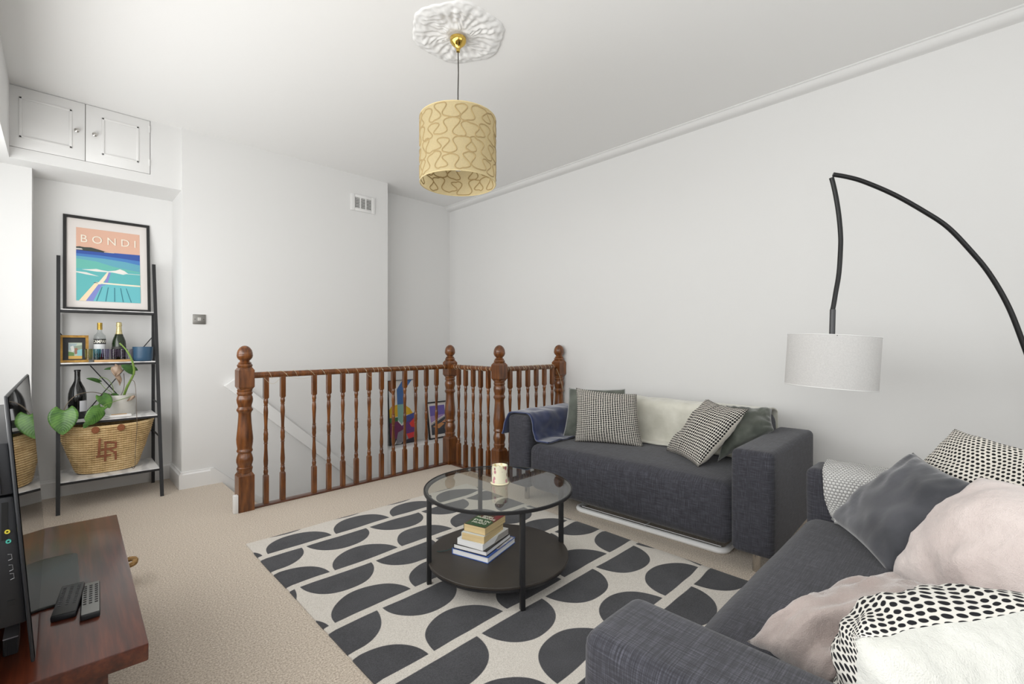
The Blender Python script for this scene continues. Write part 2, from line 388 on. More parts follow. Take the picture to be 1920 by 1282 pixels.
for i, (x, y) in enumerate(NW):
    if i == 0: place(nm, (x, y, 0), bal); WO[fm.name] = V3((x, y, 0))
    else: copy_obj(nm, (x, y, 0), bal)
ZR = 0.948
def rail(p, q, name='handrail'):
    p, q = V3(p), V3(q); n = 10
    return MB().tube([p.lerp(q, k/n) for k in range(n+1)], 0.0225, 14).build(name, m_oak, bal, smooth=True)
rail((NW[0][0]+0.045, 3.645, ZR), (NW[1][0]-0.045, 3.645, ZR)); rail((2.735, 3.645-0.045, ZR), (2.735, 2.93+0.045, ZR)); rail((2.735+0.045, 2.93, ZR), (3.51, 2.93, ZR))
bm0 = baluster_mesh().build('baluster', m_oak, bal, smooth=True, angle=28, origin=(0, 0, 0))
spots = [(1.077+0.1155*k, 3.645) for k in range(14) if k not in (2,)]
spots = [(x, y) for x, y in spots if x < 2.66]
spots += [(2.735, y) for y in (3.50, 3.395, 3.285, 3.18, 3.075)]
spots += [(x, 2.93) for x in (2.865, 2.98, 3.095, 3.21, 3.325, 3.44)]
for i, (x, y) in enumerate(spots):
    if i == 0: place(bm0, (x, y, 0), bal)
    else: copy_obj(bm0, (x, y, 0), bal)
m_base = wood('dark_base_rail_wood', srgb(70, 38, 24), srgb(98, 56, 34), srgb(120, 74, 46), (3, 18, 18))
MB().box(NW[0][0]+0.05, NW[1][0]-0.05, 3.615, 3.675, 0.0, 0.014).build('base_rail', m_base, bal, bevel=0.003)
MB().box(2.705, 2.765, NW[2][1]+0.05, 3.595, 0.0, 0.014).build('base_rail', m_base, bal, bevel=0.003)
MB().box(2.785, 3.495, 2.90, 2.96, 0.0, 0.014).build('base_rail', m_base, bal, bevel=0.003)
MB().box(0.862, 0.889, 3.595, 3.635, 0.0, 0.125).build('skirting_end', m_trim, bal, bevel=0.003, label='white painted block at the foot of the newel post')
# fairy lights wound around the handrails
wire = MB(); bulbs = MB()
def wind(p, q, turns, seed, loose=()):
    rnd = random.Random(seed); p, q = V3(p), V3(q); d = (q-p); L = d.length; d.normalize(); s = V3((0, 0, 1)).cross(d); n = turns*12; pts = []
    for k in range(n+1):
        t = k/n; tt = t+0.012*math.sin(9*t+seed)+0.02*math.sin(23*t+seed*2); tt = min(max(tt, 0), 1)
        a = 2*math.pi*turns*t; r = 0.0245
        pts.append(p+d*(L*tt)+(s*math.cos(a)+V3((0, 0, 1))*math.sin(a))*r)
    wire.tube(pts, 0.0012, 4)
    for k in range(0, n, 9):
        bulbs.lathe([(0.0005, -0.004), (0.003, 0), (0.0005, 0.004)], pts[k]+(pts[k]-(p+d*(pts[k]-p).dot(d)))*0.12, 6)
wind((1.05, 3.645, ZR), (1.75, 3.645, ZR), 7, 1); wind((1.75, 3.645, ZR), (2.68, 3.645, ZR), 15, 2)
wind((2.735, 3.58, ZR), (2.735, 3.0, ZR), 11, 3); wind((2.80, 2.93, ZR), (3.48, 2.93, ZR), 15, 4)
for a, b, dz in (((1.06, 3.62, ZR), (1.17, 3.62, ZR), 0.045), ((1.24, 3.62, ZR), (1.40, 3.62, ZR), 0.02), ((1.85, 3.62, ZR), (1.93, 3.62, ZR), 0.035)):
    a, b = V3(a), V3(b); wire.tube([a.lerp(b, t/8)-V3((0, 0, 0.022+dz*math.sin(math.pi*t/8))) for t in range(9)], 0.0012, 4)
wire.tube(spline([(3.48, 2.905, ZR-0.02), (3.49, 2.875, 0.85), (3.515, 2.872, 0.78), (3.54, 2.87, 0.70)], 6), 0.0014, 4)
fy = wire.build('fairy_lights', plain('pale_wire', srgb(205, 195, 165), 0.5), label='thin pale fairy light wire wound around the wooden handrails', cat='fairy lights')
bulbs.build('bulb_set', plain('clear_bulb', srgb(235, 228, 205), 0.2), fy, kind='stuff')
# ================================================================== rug
def rug_mat():
    k = NT('rug_half_discs'); co = k.coord(); wn = k.node('ShaderNodeTexNoise'); wn.inputs['Scale'].default_value = 3.5; wn.inputs['Detail'].default_value = 1; k.set(wn, 'Vector', co)
    wv = k.node('ShaderNodeVectorMath', operation='MULTIPLY_ADD'); k.set(wv, 0, wn.outputs['Color']); wv.inputs[1].default_value = (0.03, 0.03, 0); k.set(wv, 2, co)
    X, Y, Z = k.xyz(wv.outputs[0]); X = k.math('SUBTRACT', X, 0.015); Y = k.math('SUBTRACT', Y, 0.015)
    per = 0.4375
    v = k.math('SUBTRACT', Y, 2.743); row = k.math('FLOOR', k.math('ADD', k.math('DIVIDE', v, per), 0.5))
    dv = k.math('SUBTRACT', v, k.math('MULTIPLY', row, per)); above = k.math('GREATER_THAN', dv, 0.0)
    q = k.math('MODULO', k.math('ABSOLUTE', row), 2.0); sel = k.math('ABSOLUTE', k.math('SUBTRACT', above, q))
    u = k.math('SUBTRACT', X, k.math('SUBTRACT', 1.005, k.math('MULTIPLY', sel, 0.193)))
    lx = k.math('SUBTRACT', k.math('MULTIPLY', k.math('FRACT', k.math('DIVIDE', u, 0.391)), 0.391), 0.1955)
    ex = k.math('DIVIDE', k.math('ABSOLUTE', lx), 0.184); ey = k.math('DIVIDE', k.math('SUBTRACT', k.math('ABSOLUTE', dv), 0.022), 0.182)
    el = k.math('ADD', k.math('POWER', ex, 2.15), k.math('POWER', k.math('MAXIMUM', ey, 0.0), 2.0))
    a = k.math('MULTIPLY', k.math('SUBTRACT', 1.0, el), 30.0); a.node.use_clamp = True
    b = k.math('MULTIPLY', ey, 60.0); b.node.use_clamp = True
    m = k.math('MULTIPLY', a, b)
    f = k.noise(co, 260, 2, 0.7); g = k.noise(co, 7, 3)
    cream = k.ramp(f, [(0.3, srgb(190, 183, 174)), (0.6, srgb(222, 216, 208))]); ch = k.ramp(k.math('ADD', k.math('MULTIPLY', f, 0.7), k.math('MULTIPLY', g, 0.3)), [(0.35, srgb(56, 56, 59)), (0.65, srgb(84, 84, 88))])
    k.p(Base_Color=k.mix(m, cream, ch), Roughness=1.0); k.b.inputs['Specular IOR Level'].default_value = 0.1; k.b.inputs['Sheen Weight'].default_value = 0.15
    k.bump(k.math('ADD', f, k.math('MULTIPLY', m, 0.4)), 0.5, 0.004); return k.m
rg = MB(); x0, x1, y0, y1 = 0.778, 2.425, 0.68, 3.004; nx, ny = 60, 84
def rz(x, y):
    e = min(x-x0, x1-x, y-y0, y1-y); z = 0.010 if e > 0.004 else 0.006
    z += 0.005*max(0, noise.noise(V3((x*2.2, y*2.2, 3))))+0.004*math.exp(-((x-1.33-0.3*(y-1.9))**2)/0.002)*math.exp(-((y-1.95)**2)/0.05)
    z += 0.010*math.exp(-((x-2.36)**2)/0.004)*max(0, math.sin(y*7.5))
    return z
Vs = []; Fs = []
for j in range(ny+1):
    for i in range(nx+1):
        x = x0+(x1-x0)*i/nx; y = y0+(y1-y0)*j/ny
        wob = 0.008*noise.noise(V3((y*2.5, x*0.2, 8))) if i in (0,) else (0.02*noise.noise(V3((y*2.5, 4, 8))) if i == nx else 0)
        Vs.append((x+wob, y, rz(x, y)))
for j in range(ny):
    for i in range(nx): a = j*(nx+1)+i; Fs.append((a, a+1, a+nx+2, a+nx+1))
bd = [i for i in range(nx+1)]+[(j*(nx+1)+nx) for j in range(1, ny+1)]+[ny*(nx+1)+i for i in range(nx-1, -1, -1)]+[j*(nx+1) for j in range(ny-1, 0, -1)]
nb = len(Vs)
for k in bd: Vs.append((Vs[k][0], Vs[k][1], 0.0))
L = len(bd)
for k in range(L): Fs.append((bd[k], nb+k, nb+(k+1)%L, bd[(k+1)%L]))
rg.add(Vs, Fs)
rug = rg.build('rug', rug_mat(), smooth=True, origin=(0, 0, 0), label='cream rug patterned with charcoal half discs lying under the glass coffee table', cat='rug')
# ================================================================== sofas
def rbox(x0, x1, y0, y1, z0, z1, r, T, seg=5, bulge=0.0, n=10):
    """rounded block with slightly crowned faces, as V, F in world coordinates"""
    bm = bmesh.new(); bmesh.ops.create_cube(bm, size=1.0)
    for v in bm.verts: v.co = V3((x0+(x1-x0)*(v.co.x+0.5), y0+(y1-y0)*(v.co.y+0.5), z0+(z1-z0)*(v.co.z+0.5)))
    bmesh.ops.bevel(bm, geom=list(bm.edges), offset=r, segments=seg, profile=0.5, affect='EDGES')
    bmesh.ops.subdivide_edges(bm, edges=[e for e in bm.edges if e.calc_length() > 0.08], cuts=n, use_grid_fill=True)
    c = V3(((x0+x1)/2, (y0+y1)/2, (z0+z1)/2)); h = V3(((x1-x0)/2, (y1-y0)/2, (z1-z0)/2))
    for v in bm.verts:
        a = [(v.co[i]-c[i])/h[i] for i in range(3)]
        for i in range(3):
            if abs(a[i]) > 0.95:
                o1, o2 = [a[j] for j in range(3) if j != i]
                v.co[i] += bulge*math.copysign(1, a[i])*max(0, 1-o1*o1)*max(0, 1-o2*o2)
        nn = noise.noise(v.co*4.0)*0.004
        v.co += V3((nn, -nn, nn*0.6))
    bm.verts.ensure_lookup_table(); V = [T(v.co.copy()) for v in bm.verts]; F = [tuple(v.index for v in f.verts) for f in bm.faces]; bm.free(); return V, F
def make_sofa(loc, ang, label, yb=0.66):
    ca, sa = math.cos(ang), math.sin(ang); L = V3(loc)
    T = lambda v: L+V3((v.x*ca-v.y*sa, v.x*sa+v.y*ca, v.z))
    t = thing('sofa', L+V3((-0.44*sa, 0.44*ca, 0)), label, 'sofa')
    for nm, args in (('seat', (-0.702, 0.702, 0.0, yb+0.04, 0.115, 0.445, 0.060)), ('backrest', (-0.702, 0.702, yb, 0.88, 0.12, 0.735, min(0.075, 0.065+yb-0.66 if yb < 0.68 else 0.06))),
                     ('armrest', (-0.905, -0.705, -0.004, 0.88, 0.115, 0.637, 0.030)), ('armrest', (0.705, 0.905, -0.004, 0.88, 0.115, 0.637, 0.030))):
        V, F = rbox(*args, T, bulge={'seat': 0.014, 'backrest': 0.012}.get(nm, 0.004))
        MB().add(V, F).build(nm, m_sofa, t, smooth=True, angle=60)
    for x in (-0.80, 0.80):
        for y in (0.10, 0.78):
            MB().lathe([(0.018, 0.0), (0.020, 0.004), (0.020, 0.118)], T(V3((x, y, 0))), 14).build('leg', m_chrome, t, smooth=True)
    return t, T
s1, T1 = make_sofa((2.455, 1.605, 0), math.radians(-88.6), 'charcoal fabric two-seat sofa against the white wall beside the balustrade')
s2, T2 = make_sofa((1.607, 0.525, 0), math.radians(180), 'charcoal fabric two-seat sofa piled with cushions under the arc lamp', 0.74)
# ================================================================== coffee table
m_frame = plain('black_powder_coat', srgb(38, 38, 40), 0.5, 0.2)
m_brown = noisy('black_brown_board', srgb(46, 41, 37), srgb(56, 50, 45), 6, 0.45)
CX, CY = 1.600, 1.722; ZT = 0.455; RZ0 = 0.011
tb = thing('coffee_table', (CX, CY, RZ0), 'round glass-topped coffee table with thin black legs and a dark lower shelf on the rug', 'coffee table')
a0 = math.atan2(1.415-CY, 1.454-CX)
for k in range(4):
    a = a0-k*math.pi/2; lx, ly = CX+0.352*math.cos(a), CY+0.352*math.sin(a); u = V3((math.cos(a), math.sin(a), 0)); v = V3((-u.y, u.x, 0))
    f = lambda q, lx=lx, ly=ly, u=u, v=v: V3((lx, ly, 0))+u*q.x+v*q.y+V3((0, 0, q.z))
    MB().box(-0.011, 0.011, -0.011, 0.011, RZ0+0.001, ZT-0.016, T=f).build('leg', m_frame, tb, bevel=0.002)
R = 0.375
MB().lathe([(R-0.022, ZT-0.016), (R-0.001, ZT-0.016), (R, ZT-0.014), (R, ZT-0.002), (R-0.002, ZT), (R-0.006, ZT), (R-0.007, ZT-0.005), (R-0.020, ZT-0.007), (R-0.022, ZT-0.010), (R-0.022, ZT-0.016)], (CX, CY, 0), 96, cap=False).build('rim', m_frame, tb, smooth=True)
m_tglass = thin_glass('table_glass', (0.78, 0.81, 0.76, 1), 2.0)
MB().lathe([(0.0005, 0), (R-0.0075, 0)], (CX, CY, ZT-0.002), 96, cap=False).build('glass_top', m_tglass, tb)
zs = 0.118
MB().lathe([(0.001, zs-0.014), (0.352, zs-0.014), (0.356, zs-0.010), (0.356, zs-0.002), (0.354, zs), (0.001, zs)], (CX, CY, 0), 96, cap=False).build('lower_shelf', m_brown, tb, smooth=True)
MB().lathe([(0.334, zs-0.026), (0.350, zs-0.026), (0.350, zs-0.0145), (0.334, zs-0.0145), (0.334, zs-0.026)], (CX, CY, 0), 64, cap=False).build('shelf_ring', m_frame, tb, smooth=True)
# candle
cc = P(937, 905, z=ZT); ca_t = thing('candle', (cc.x, cc.y, ZT), 'cream candle with pressed dried petals in a clear glass on the coffee table', 'candle')
def candle_mat():
    k = NT('petal_wax'); co = k.coord(); vo = k.node('ShaderNodeTexVoronoi'); vo.inputs['Scale'].default_value = 42; k.set(vo, 'Vector', k.map(co, (1, 1, 0.75)))
    n = k.noise(co, 45, 2); d = k.math('ADD', vo.outputs['Distance'], k.math('MULTIPLY', n, 0.35))
    m = k.ramp(d, [(0.46, (1,1,1,1)), (0.56, (0,0,0,1))]); hue = k.ramp(k.xyz(vo.outputs['Color'])[0], [(0.0, srgb(110, 50, 45)), (0.35, srgb(225, 150, 165)), (0.6, srgb(150, 120, 110)), (0.9, srgb(210, 190, 140))])
    k.p(Base_Color=k.mix(m, srgb(238, 230, 205), hue), Roughness=0.5, Subsurface_Weight=0.15); return k.m
MB().lathe([(0.001, 0.004), (0.041, 0.004), (0.041, 0.092), (0.036, 0.093), (0.033, 0.080), (0.001, 0.078)], (cc.x, cc.y, ZT), 32, cap=False).build('wax', candle_mat(), ca_t, smooth=True)
m_clear = thin_glass('clear_glass', (0.97, 0.98, 0.975, 1), 1.45)
MB().lathe([(0.030, 0.003), (0.0425, 0.003), (0.0435, 0.008), (0.0435, 0.104), (0.042, 0.104)], (cc.x, cc.y, ZT), 32, cap=False).build('glass_jar', m_clear, ca_t, smooth=True)
MB().lathe([(0.035, 0.0), (0.047, 0.0), (0.048, 0.003), (0.044, 0.006), (0.0425, 0.007)], (cc.x, cc.y, ZT), 32, cap=False).build('foot', plain('cream_wax', srgb(232, 222, 190), 0.5), ca_t, smooth=True)
MB().tube([(cc.x, cc.y, ZT+0.078), (cc.x+0.001, cc.y, ZT+0.087)], 0.0012, 6).build('wick', plain('wick', srgb(60, 50, 40), 0.9), ca_t)
# ---- text helper
def text_mesh(body, size, mat, name, parent, M, extr=0.0002, align='CENTER', sx=1.0, wt=0.0):
    c = bpy.data.curves.new(name, 'FONT'); c.body = body; c.size = size; c.align_x = align; c.align_y = 'CENTER'; c.extrude = extr; c.offset = wt; c.resolution_u = 3
    t = bpy.data.objects.new('txt', c); COL.objects.link(t); dg = bpy.context.evaluated_depsgraph_get(); dg.update()
    me = bpy.data.meshes.new_from_object(t.evaluated_get(dg)); bpy.data.objects.remove(t); bpy.data.curves.remove(c)
    mb = MB().add([M @ V3((v.co.x*sx, v.co.y, v.co.z)) for v in me.vertices], [tuple(p.vertices) for p in me.polygons]); bpy.data.meshes.remove(me)
    return mb.build(name, mat, parent, fixn=False)
def frameM(o, ex, ey):
    ex, ey = V3(ex).normalized(), V3(ey).normalized(); ez = ex.cross(ey); m = Matrix((ex, ey, ez)).transposed().to_4x4(); m.translation = V3(o); return m
# ---- books stacked on the lower shelf: spine to the far side, page edges to the room
m_page = noisy('paper_pages', srgb(225, 215, 190), srgb(243, 236, 218), 3, 0.9, 0.15, 0.001, stretch=(1, 1, 160))
m_wpage = noisy('white_pages', srgb(226, 226, 228), srgb(246, 246, 246), 3, 0.9, 0.12, 0.001, stretch=(1, 1, 160))
m_tan = noisy('yellowed_pages', srgb(205, 180, 132), srgb(232, 208, 160), 3, 0.9, 0.2, 0.001, stretch=(1, 1, 160))
zb = zs
A = P(915, 1057, z=zs+0.0); B = P(973, 1012, z=zs); Cc = P(845, 1040, z=zs)
ex = (B-A).normalized(); ey = (Cc-A); ey = (ey-ex*ey.dot(ex)).normalized()
def book(zb, ox, oy, L, W, th, cov, page, hard, label, rot=0.0, name='book'):
    o = V3((A.x, A.y, zb))+ex*ox+ey*oy
    e1 = ex*math.cos(rot)+ey*math.sin(rot); e2 = ey*math.cos(rot)-ex*math.sin(rot)
    f = lambda q: o+e1*q.x+e2*q.y+V3((0, 0, q.z))
    c0 = f(V3((L/2, W/2, 0))); t = thing(name, c0, label, 'book', 'books stacked on the coffee table shelf')
    ct = 0.0028 if hard else 0.0008; ov = 0.003 if hard else 0.0
    MB().box(ov, L-ov, ov, W-0.003, ct, th-ct, T=f).build('pages', page, t)
    MB().box(0, L, 0, W, 0, ct, T=f).build('back_cover', cov, t)
    MB().box(0, L, 0, W, th-ct, th, T=f).build('front_cover', cov, t)
    MB().box(0, L, W-0.003, W, ct, th-ct, T=f).build('spine', cov, t)
    return t, f
m_blue = noisy('blue_white_cover', srgb(38, 70, 150), srgb(70, 110, 180), 14, 0.35)
t1, f1 = book(zb, 0, 0, 0.27, 0.215, 0.030, m_blue, m_wpage, True, 'large hardback with a blue cover, lowest in the stack on the table shelf')
MB().add([f1(V3(q)) for q in ((0.10, 0.004, 0.0302), (0.262, 0.004, 0.0302), (0.262, 0.05, 0.0302), (0.10, 0.05, 0.0302))], [(0,1,2,3)]).build('cover_print', noisy('grey_cover_print', srgb(120, 100, 90), srgb(225, 222, 225), 26, 0.4), t1)
zb += 0.0305
t2, f2 = book(zb, 0.004, 0.012, 0.245, 0.195, 0.024, noisy('dark_jacket', srgb(24, 24, 26), srgb(58, 54, 52), 40, 0.35), m_wpage, True, 'black-covered hardback with white pages, second from the bottom of the stack', 0.02)
zb += 0.0245
t3, f3 = book(zb, 0.0, 0.030, 0.235, 0.155, 0.030, plain('white_cover', srgb(228, 228, 228), 0.4), m_wpage, False, 'white paperback lying in the middle of the book stack', -0.03)
MB().add([f3(V3(q)) for q in ((0.10, -0.0003, 0.002), (0.235, -0.0003, 0.002), (0.235, -0.0003, 0.028), (0.14, -0.0003, 0.028))], [(0,1,2,3)]).build('painted_edge_shadow', plain('grey_edge', srgb(170, 165, 160), 0.7), t3)  # grey wedge: shadow painted onto the page edges
zb += 0.0305
t4, f4 = book(zb, 0.008, 0.028, 0.198, 0.130, 0.036, plain('pale_cover', srgb(214, 219, 222), 0.4), m_tan, False, 'thick paperback with yellowed pages under the topmost book of the stack', 0.05)
zb += 0.0365
t5, f5 = book(zb, 0.020, 0.030, 0.195, 0.127, 0.036, noisy('green_red_cover', srgb(36, 66, 34), srgb(120, 46, 46), 13, 0.3), m_tan, False, 'paperback with a dark green and red cover on top of the stack', 0.0)
for pl_, cl_ in ((((0.004, 0.004), (0.085, 0.004), (0.11, 0.05), (0.10, 0.123), (0.004, 0.123)), (44, 84, 44)), (((0.10, 0.10), (0.16, 0.123), (0.10, 0.123)), (52, 96, 50)), (((0.10, 0.004), (0.19, 0.004), (0.19, 0.04), (0.13, 0.03)), (128, 40, 44))):
    MB().add([f5(V3((a_, b_, 0.03615))) for a_, b_ in pl_], [tuple(range(len(pl_)))]).build('cover_print', plain('cover_ink', srgb(*cl_), 0.3), t5, fixn=False)
Mx = frameM(f5(V3((0.115, 0.066, 0.0364))), -ey+ex*0.0, ex)
mw = plain('white_print', srgb(235, 232, 220), 0.5)
text_mesh('SEVEN\nHUSBANDS', 0.021, mw, 'title_lettering', t5, frameM(f5(V3((0.120, 0.064, 0.0364))), -ey, ex), wt=0.0004)
text_mesh('EVELYN\nHUGO', 0.028, mw, 'title_lettering', t5, frameM(f5(V3((0.058, 0.064, 0.0364))), -ey, ex), wt=0.0004)
MB().lathe([(0.0001, 0), (0.016, 0), (0.016, 0.0003), (0.0001, 0.0003)], f5(V3((0.172, 0.07, 0.0361))), 18, cap=False, sx=1.2).build('gold_emblem', plain('gold_print', srgb(190, 170, 100), 0.5), t5)
cur = P(842, 1044, z=zs)
MB().tube(spline([f1(V3((0.03, 0.215, 0.028))), f1(V3((0.02, 0.235, 0.012))), f1(V3((-0.01, 0.27, 0.004))), f1(V3((-0.02, 0.295, 0.003)))], 6), 0.0022, 6).build('ribbon_marker', plain('teal_ribbon', srgb(52, 72, 72), 0.8), t1, smooth=True)
# ================================================================== clothes airer under the sofa
m_wmet = plain('white_enamel', (0.9, 0.9, 0.9, 1), 0.25)
ar = thing('clothes_airer', (2.85, 1.48, 0), 'white folded metal clothes airer lying on the carpet under the sofa', 'clothes airer')
def airer_T(v):
    o = V3((2.592, 1.99, 0)); d = V3((2.635, 0.985, 0))-o; d.normalize(); n = V3((-d.y, d.x, 0)); return o+d*v.x+n*v.y+V3((0, 0, v.z))
pts = []
Lr, Wr, cr = 1.0, 0.50, 0.05
for cx, cy, a1 in ((Lr-cr, cr, -90), (Lr-cr, Wr-cr, 0), (cr, Wr-cr, 90), (cr, cr, 180)):
    for k in range(7): a = math.radians(a1+15*k); pts.append(airer_T(V3((cx+cr*math.cos(a), cy+cr*math.sin(a), 0.0185))))
MB().tube(pts, 0.0175, 10, closed=True).build('frame', m_wmet, ar, smooth=True)
for k in range(7):
    yy = 0.035+0.065*k; MB().tube([airer_T(V3((0.03, yy, 0.030))), airer_T(V3((Lr-0.03, yy, 0.030)))], 0.003, 6).build('rail', m_wmet, ar, smooth=True)
for xx in (0.5,):
    MB().tube([airer_T(V3((xx, 0.015, 0.022))), airer_T(V3((xx+0.02, Wr-0.015, 0.022)))], 0.004, 6).build('cross_rod', m_wmet, ar, smooth=True)
# ================================================================== television bench
m_mahog = wood('reddish_stained_wood', srgb(58, 26, 18), srgb(80, 37, 24), srgb(108, 54, 34), (22, 1.2, 22), 0.28, 0.5, 0.0)
ZB = 0.42
be = thing('television_bench', (-0.03, 2.09, 0), 'low reddish-brown wooden bench carrying the television', 'bench')
MB().prism([(0.165, 1.48), (0.186, 2.686), (-0.215, 2.70), (-0.215, 1.498)], ZB-0.046, ZB).build('top', m_mahog, be, bevel=0.004)
for y in (1.60, 2.52): MB().box(-0.19, 0.095, y, y+0.05, 0.0, ZB-0.046).build('leg', m_mahog, be, bevel=0.004)
MB().box(-0.06, -0.02, 1.65, 2.52, 0.10, 0.17).build('stretcher', m_mahog, be, bevel=0.004)
wkc = P(242, 1066, z=0.10)
bk = thing('wicker_basket', (0.165, 2.93, 0), 'small woven straw basket on the carpet behind the wooden bench', 'basket')
m_wick = noisy('woven_straw', srgb(120, 88, 48), srgb(176, 140, 88), 60, 0.9, 0.8, 0.006, stretch=(1, 1, 2))
MB().lathe([(0.001, 0), (0.045, 0), (0.055, 0.02), (0.066, 0.10), (0.062, 0.10), (0.050, 0.02), (0.001, 0.012)], (0.165, 2.93, 0), 24, cap=False).build('body', m_wick, bk, smooth=True)
MB().tube([(0.165+0.066*math.cos(t*math.pi/12), 2.93+0.066*math.sin(t*math.pi/12), 0.102) for t in range(24)], 0.006, 8, closed=True).build('rim', m_wick, bk, smooth=True)
MB().tube(spline([(0.222, 2.90, 0.095), (0.262, 2.885, 0.108), (0.272, 2.93, 0.11), (0.255, 2.965, 0.105), (0.222, 2.96, 0.097)], 6), 0.012, 8).build('handle', m_wick, bk, smooth=True)
# ---- television
tv = thing('television', (-0.06, 2.02, ZB), 'flat-screen television with a glossy dark screen standing on the wooden bench', 'television')
m_tvb = plain('black_television_plastic', srgb(33, 34, 38), 0.42)
ya, yb2, za, zt = 1.514, 2.522, 0.452, 1.062
sh = lambda v: V3((v.x-0.0705*(v.z-0.45), v.y, v.z))
MB().box(-0.0435, -0.0365, ya, yb2, za, zt, T=sh).build('panel', m_tvb, tv, bevel=0.003)
k = NT('glossy_screen'); k.p(Base_Color=(0.012, 0.012, 0.014, 1), Roughness=0.02, Metallic=0.0, IOR=2.6); m_scr = k.m
MB().add([sh(V3(q)) for q in ((-0.0355, ya+0.003, za+0.003), (-0.0355, yb2-0.003, za+0.003), (-0.0355, yb2-0.003, zt-0.003), (-0.0355, ya+0.003, zt-0.003))], [(0,1,2,3)]).build('screen', m_scr, tv)
bh = MB().box(-0.175, -0.0445, ya+0.03, yb2-0.03, 0.535, 0.832, T=sh).build('back_housing', m_tvb, tv, bevel=0.006)
up = MB().box(-0.190, -0.0445, ya+0.02, yb2-0.02, 0.838, 0.955, T=sh)
upo = up.build('vent_housing', m_tvb, tv, bevel=0.004)
for i in range(9):
    x = -0.184+0.0145*i; MB().box(x, x+0.006, ya+0.0155, ya+0.021, 0.843, 0.945, T=sh).build('vent_rib', m_tvb, upo, bevel=0.001)
yp = ya+0.0295
def jack(px, py, col, r=0.0045):
    q = P(px, py, y=yp)
    MB().lathe([(r*0.45, 0), (r*0.45, 0.004), (r, 0.004), (r, 0.0), ], seg=16, cap=False, T=lambda v: V3((q.x+v.x, yp-v.z, q.z+v.y))).build('jack', plain('jack_ring', col, 0.4), bh, smooth=True)
jack(14, 996, srgb(205, 190, 60)); jack(16, 1014, srgb(70, 165, 150))
m_port = plain('port_metal', srgb(150, 150, 152), 0.35, 0.7)
for px, py in ((18, 1044), (20, 1064), (22, 1080)):
    q = P(px, py, y=yp); MB().tube([(q.x-0.003, yp-0.001, q.z+0.007), (q.x+0.003, yp-0.001, q.z+0.006), (q.x+0.004, yp-0.001, q.z-0.005), (q.x-0.002, yp-0.001, q.z-0.007)], 0.0008, 5).build('port', m_port, bh)
q = P(10, 975, y=yp); MB().box(q.x-0.006, q.x+0.004, yp-0.001, yp+0.0005, q.z-0.045, q.z+0.04).build('card_slot', plain('slot_black', (0.002, 0.002, 0.002, 1), 0.8), bh)
q = P(21, 1130, y=yp); MB().box(q.x-0.006, q.x+0.006, yp-0.001, yp+0.0005, q.z-0.006, q.z+0.006).build('port', plain('port_dark', srgb(20, 20, 22), 0.5), bh)
bp = []
for cx, cy, a1 in ((0.022, 1.895, -90), (0.022, 2.255, 0), (-0.17, 2.255, 90), (-0.17, 1.895, 180)):
    for k2 in range(7): a = math.radians(a1+15*k2); bp.append((cx+0.028*math.cos(a), cy+0.028*math.sin(a)))
MB().prism(bp, ZB+0.001, ZB+0.009).build('base_plate', plain('smoked_base', srgb(52, 54, 52), 0.3), tv, bevel=0.002)
MB().box(-0.13, -0.075, 1.99, 2.16, ZB+0.008, 0.56).build('neck', m_tvb, tv, bevel=0.004)
q0, q1 = P(10, 1228, z=ZB), P(43, 1222, z=ZB)
bxx = thing('ridged_box', ((q0.x+q1.x)/2, q1.y+0.045, ZB), 'small black ridged box with a pale top tucked under the television edge', 'box')
bx0, bx1, by0 = q0.x-0.004, q1.x-0.008, q1.y
MB().box(bx0, bx1, by0, by0+0.09, ZB+0.001, ZB+0.042).build('body', m_tvb, bxx, bevel=0.003)
for i in range(6):
    x = bx0+0.004+i*(bx1-bx0-0.008)/5.5; MB().box(x, x+0.0025, by0-0.0015, by0+0.001, ZB+0.004, ZB+0.040).build('rib', m_tvb, bxx)
MB().box(bx0, bx1, by0, by0+0.09, ZB+0.042, ZB+0.0445).build('top_panel', plain('pale_grey_plastic', srgb(190, 190, 196), 0.4), bxx)
# ---- remotes
def remote(c, body, top, label, nrow, keycol, tilt=0.0):
    c = [V3(q) for q in c]; o = c[0]; e2 = (c[3]-c[0]); e1 = (c[1]-c[0]); Lr = e2.length; Wr = e1.length; e2.normalize(); e1 = (e1-e2*e1.dot(e2)).normalized(); z = ZB+0.0005
    f = lambda q: V3((o.x, o.y, z))+e1*q.x+e2*q.y+V3((0, 0, q.z+tilt*q.y))
    t = thing('remote_control', f(V3((Wr/2, Lr/2, 0))), label, 'remote control')
    MB().box(0, Wr, 0, Lr, 0, 0.016, T=f).build('body', body, t, bevel=0.004)
    MB().box(0.002, Wr-0.002, 0.003, Lr-0.003, 0.0155, 0.0172, T=f).build('face', top, t, bevel=0.001)
    kb = MB()
    for r in range(nrow):
        for cc2 in range(3):
            y = Lr*0.30+r*(Lr*0.64/nrow); x = Wr*(0.2+0.3*cc2); kb.box(x-0.0035, x+0.0035, y-0.0022, y+0.0022, 0.017, 0.0186, T=f)
    kb.build('keypad', keycol, t, kind='stuff')
    return t
remote([(-0.015, 1.765, 0), (0.022, 1.728, 0), (0.046, 1.914, 0), (0.008, 1.935, 0)], m_tvb, plain('black_satin', srgb(30, 30, 31), 0.35), 'slim black remote control lying on the bench', 11, plain('grey_key', srgb(88, 88, 90), 0.6), 0.075)
remote([(0.043, 1.716, 0), (0.084, 1.711, 0), (0.094, 1.928, 0), (0.053, 1.938, 0)], m_tvb, plain('silver_face', srgb(140, 140, 138), 0.4, 0.3), 'silver-faced remote control beside the black remote on the bench', 9, plain('dark_key', srgb(40, 38, 40), 0.6))
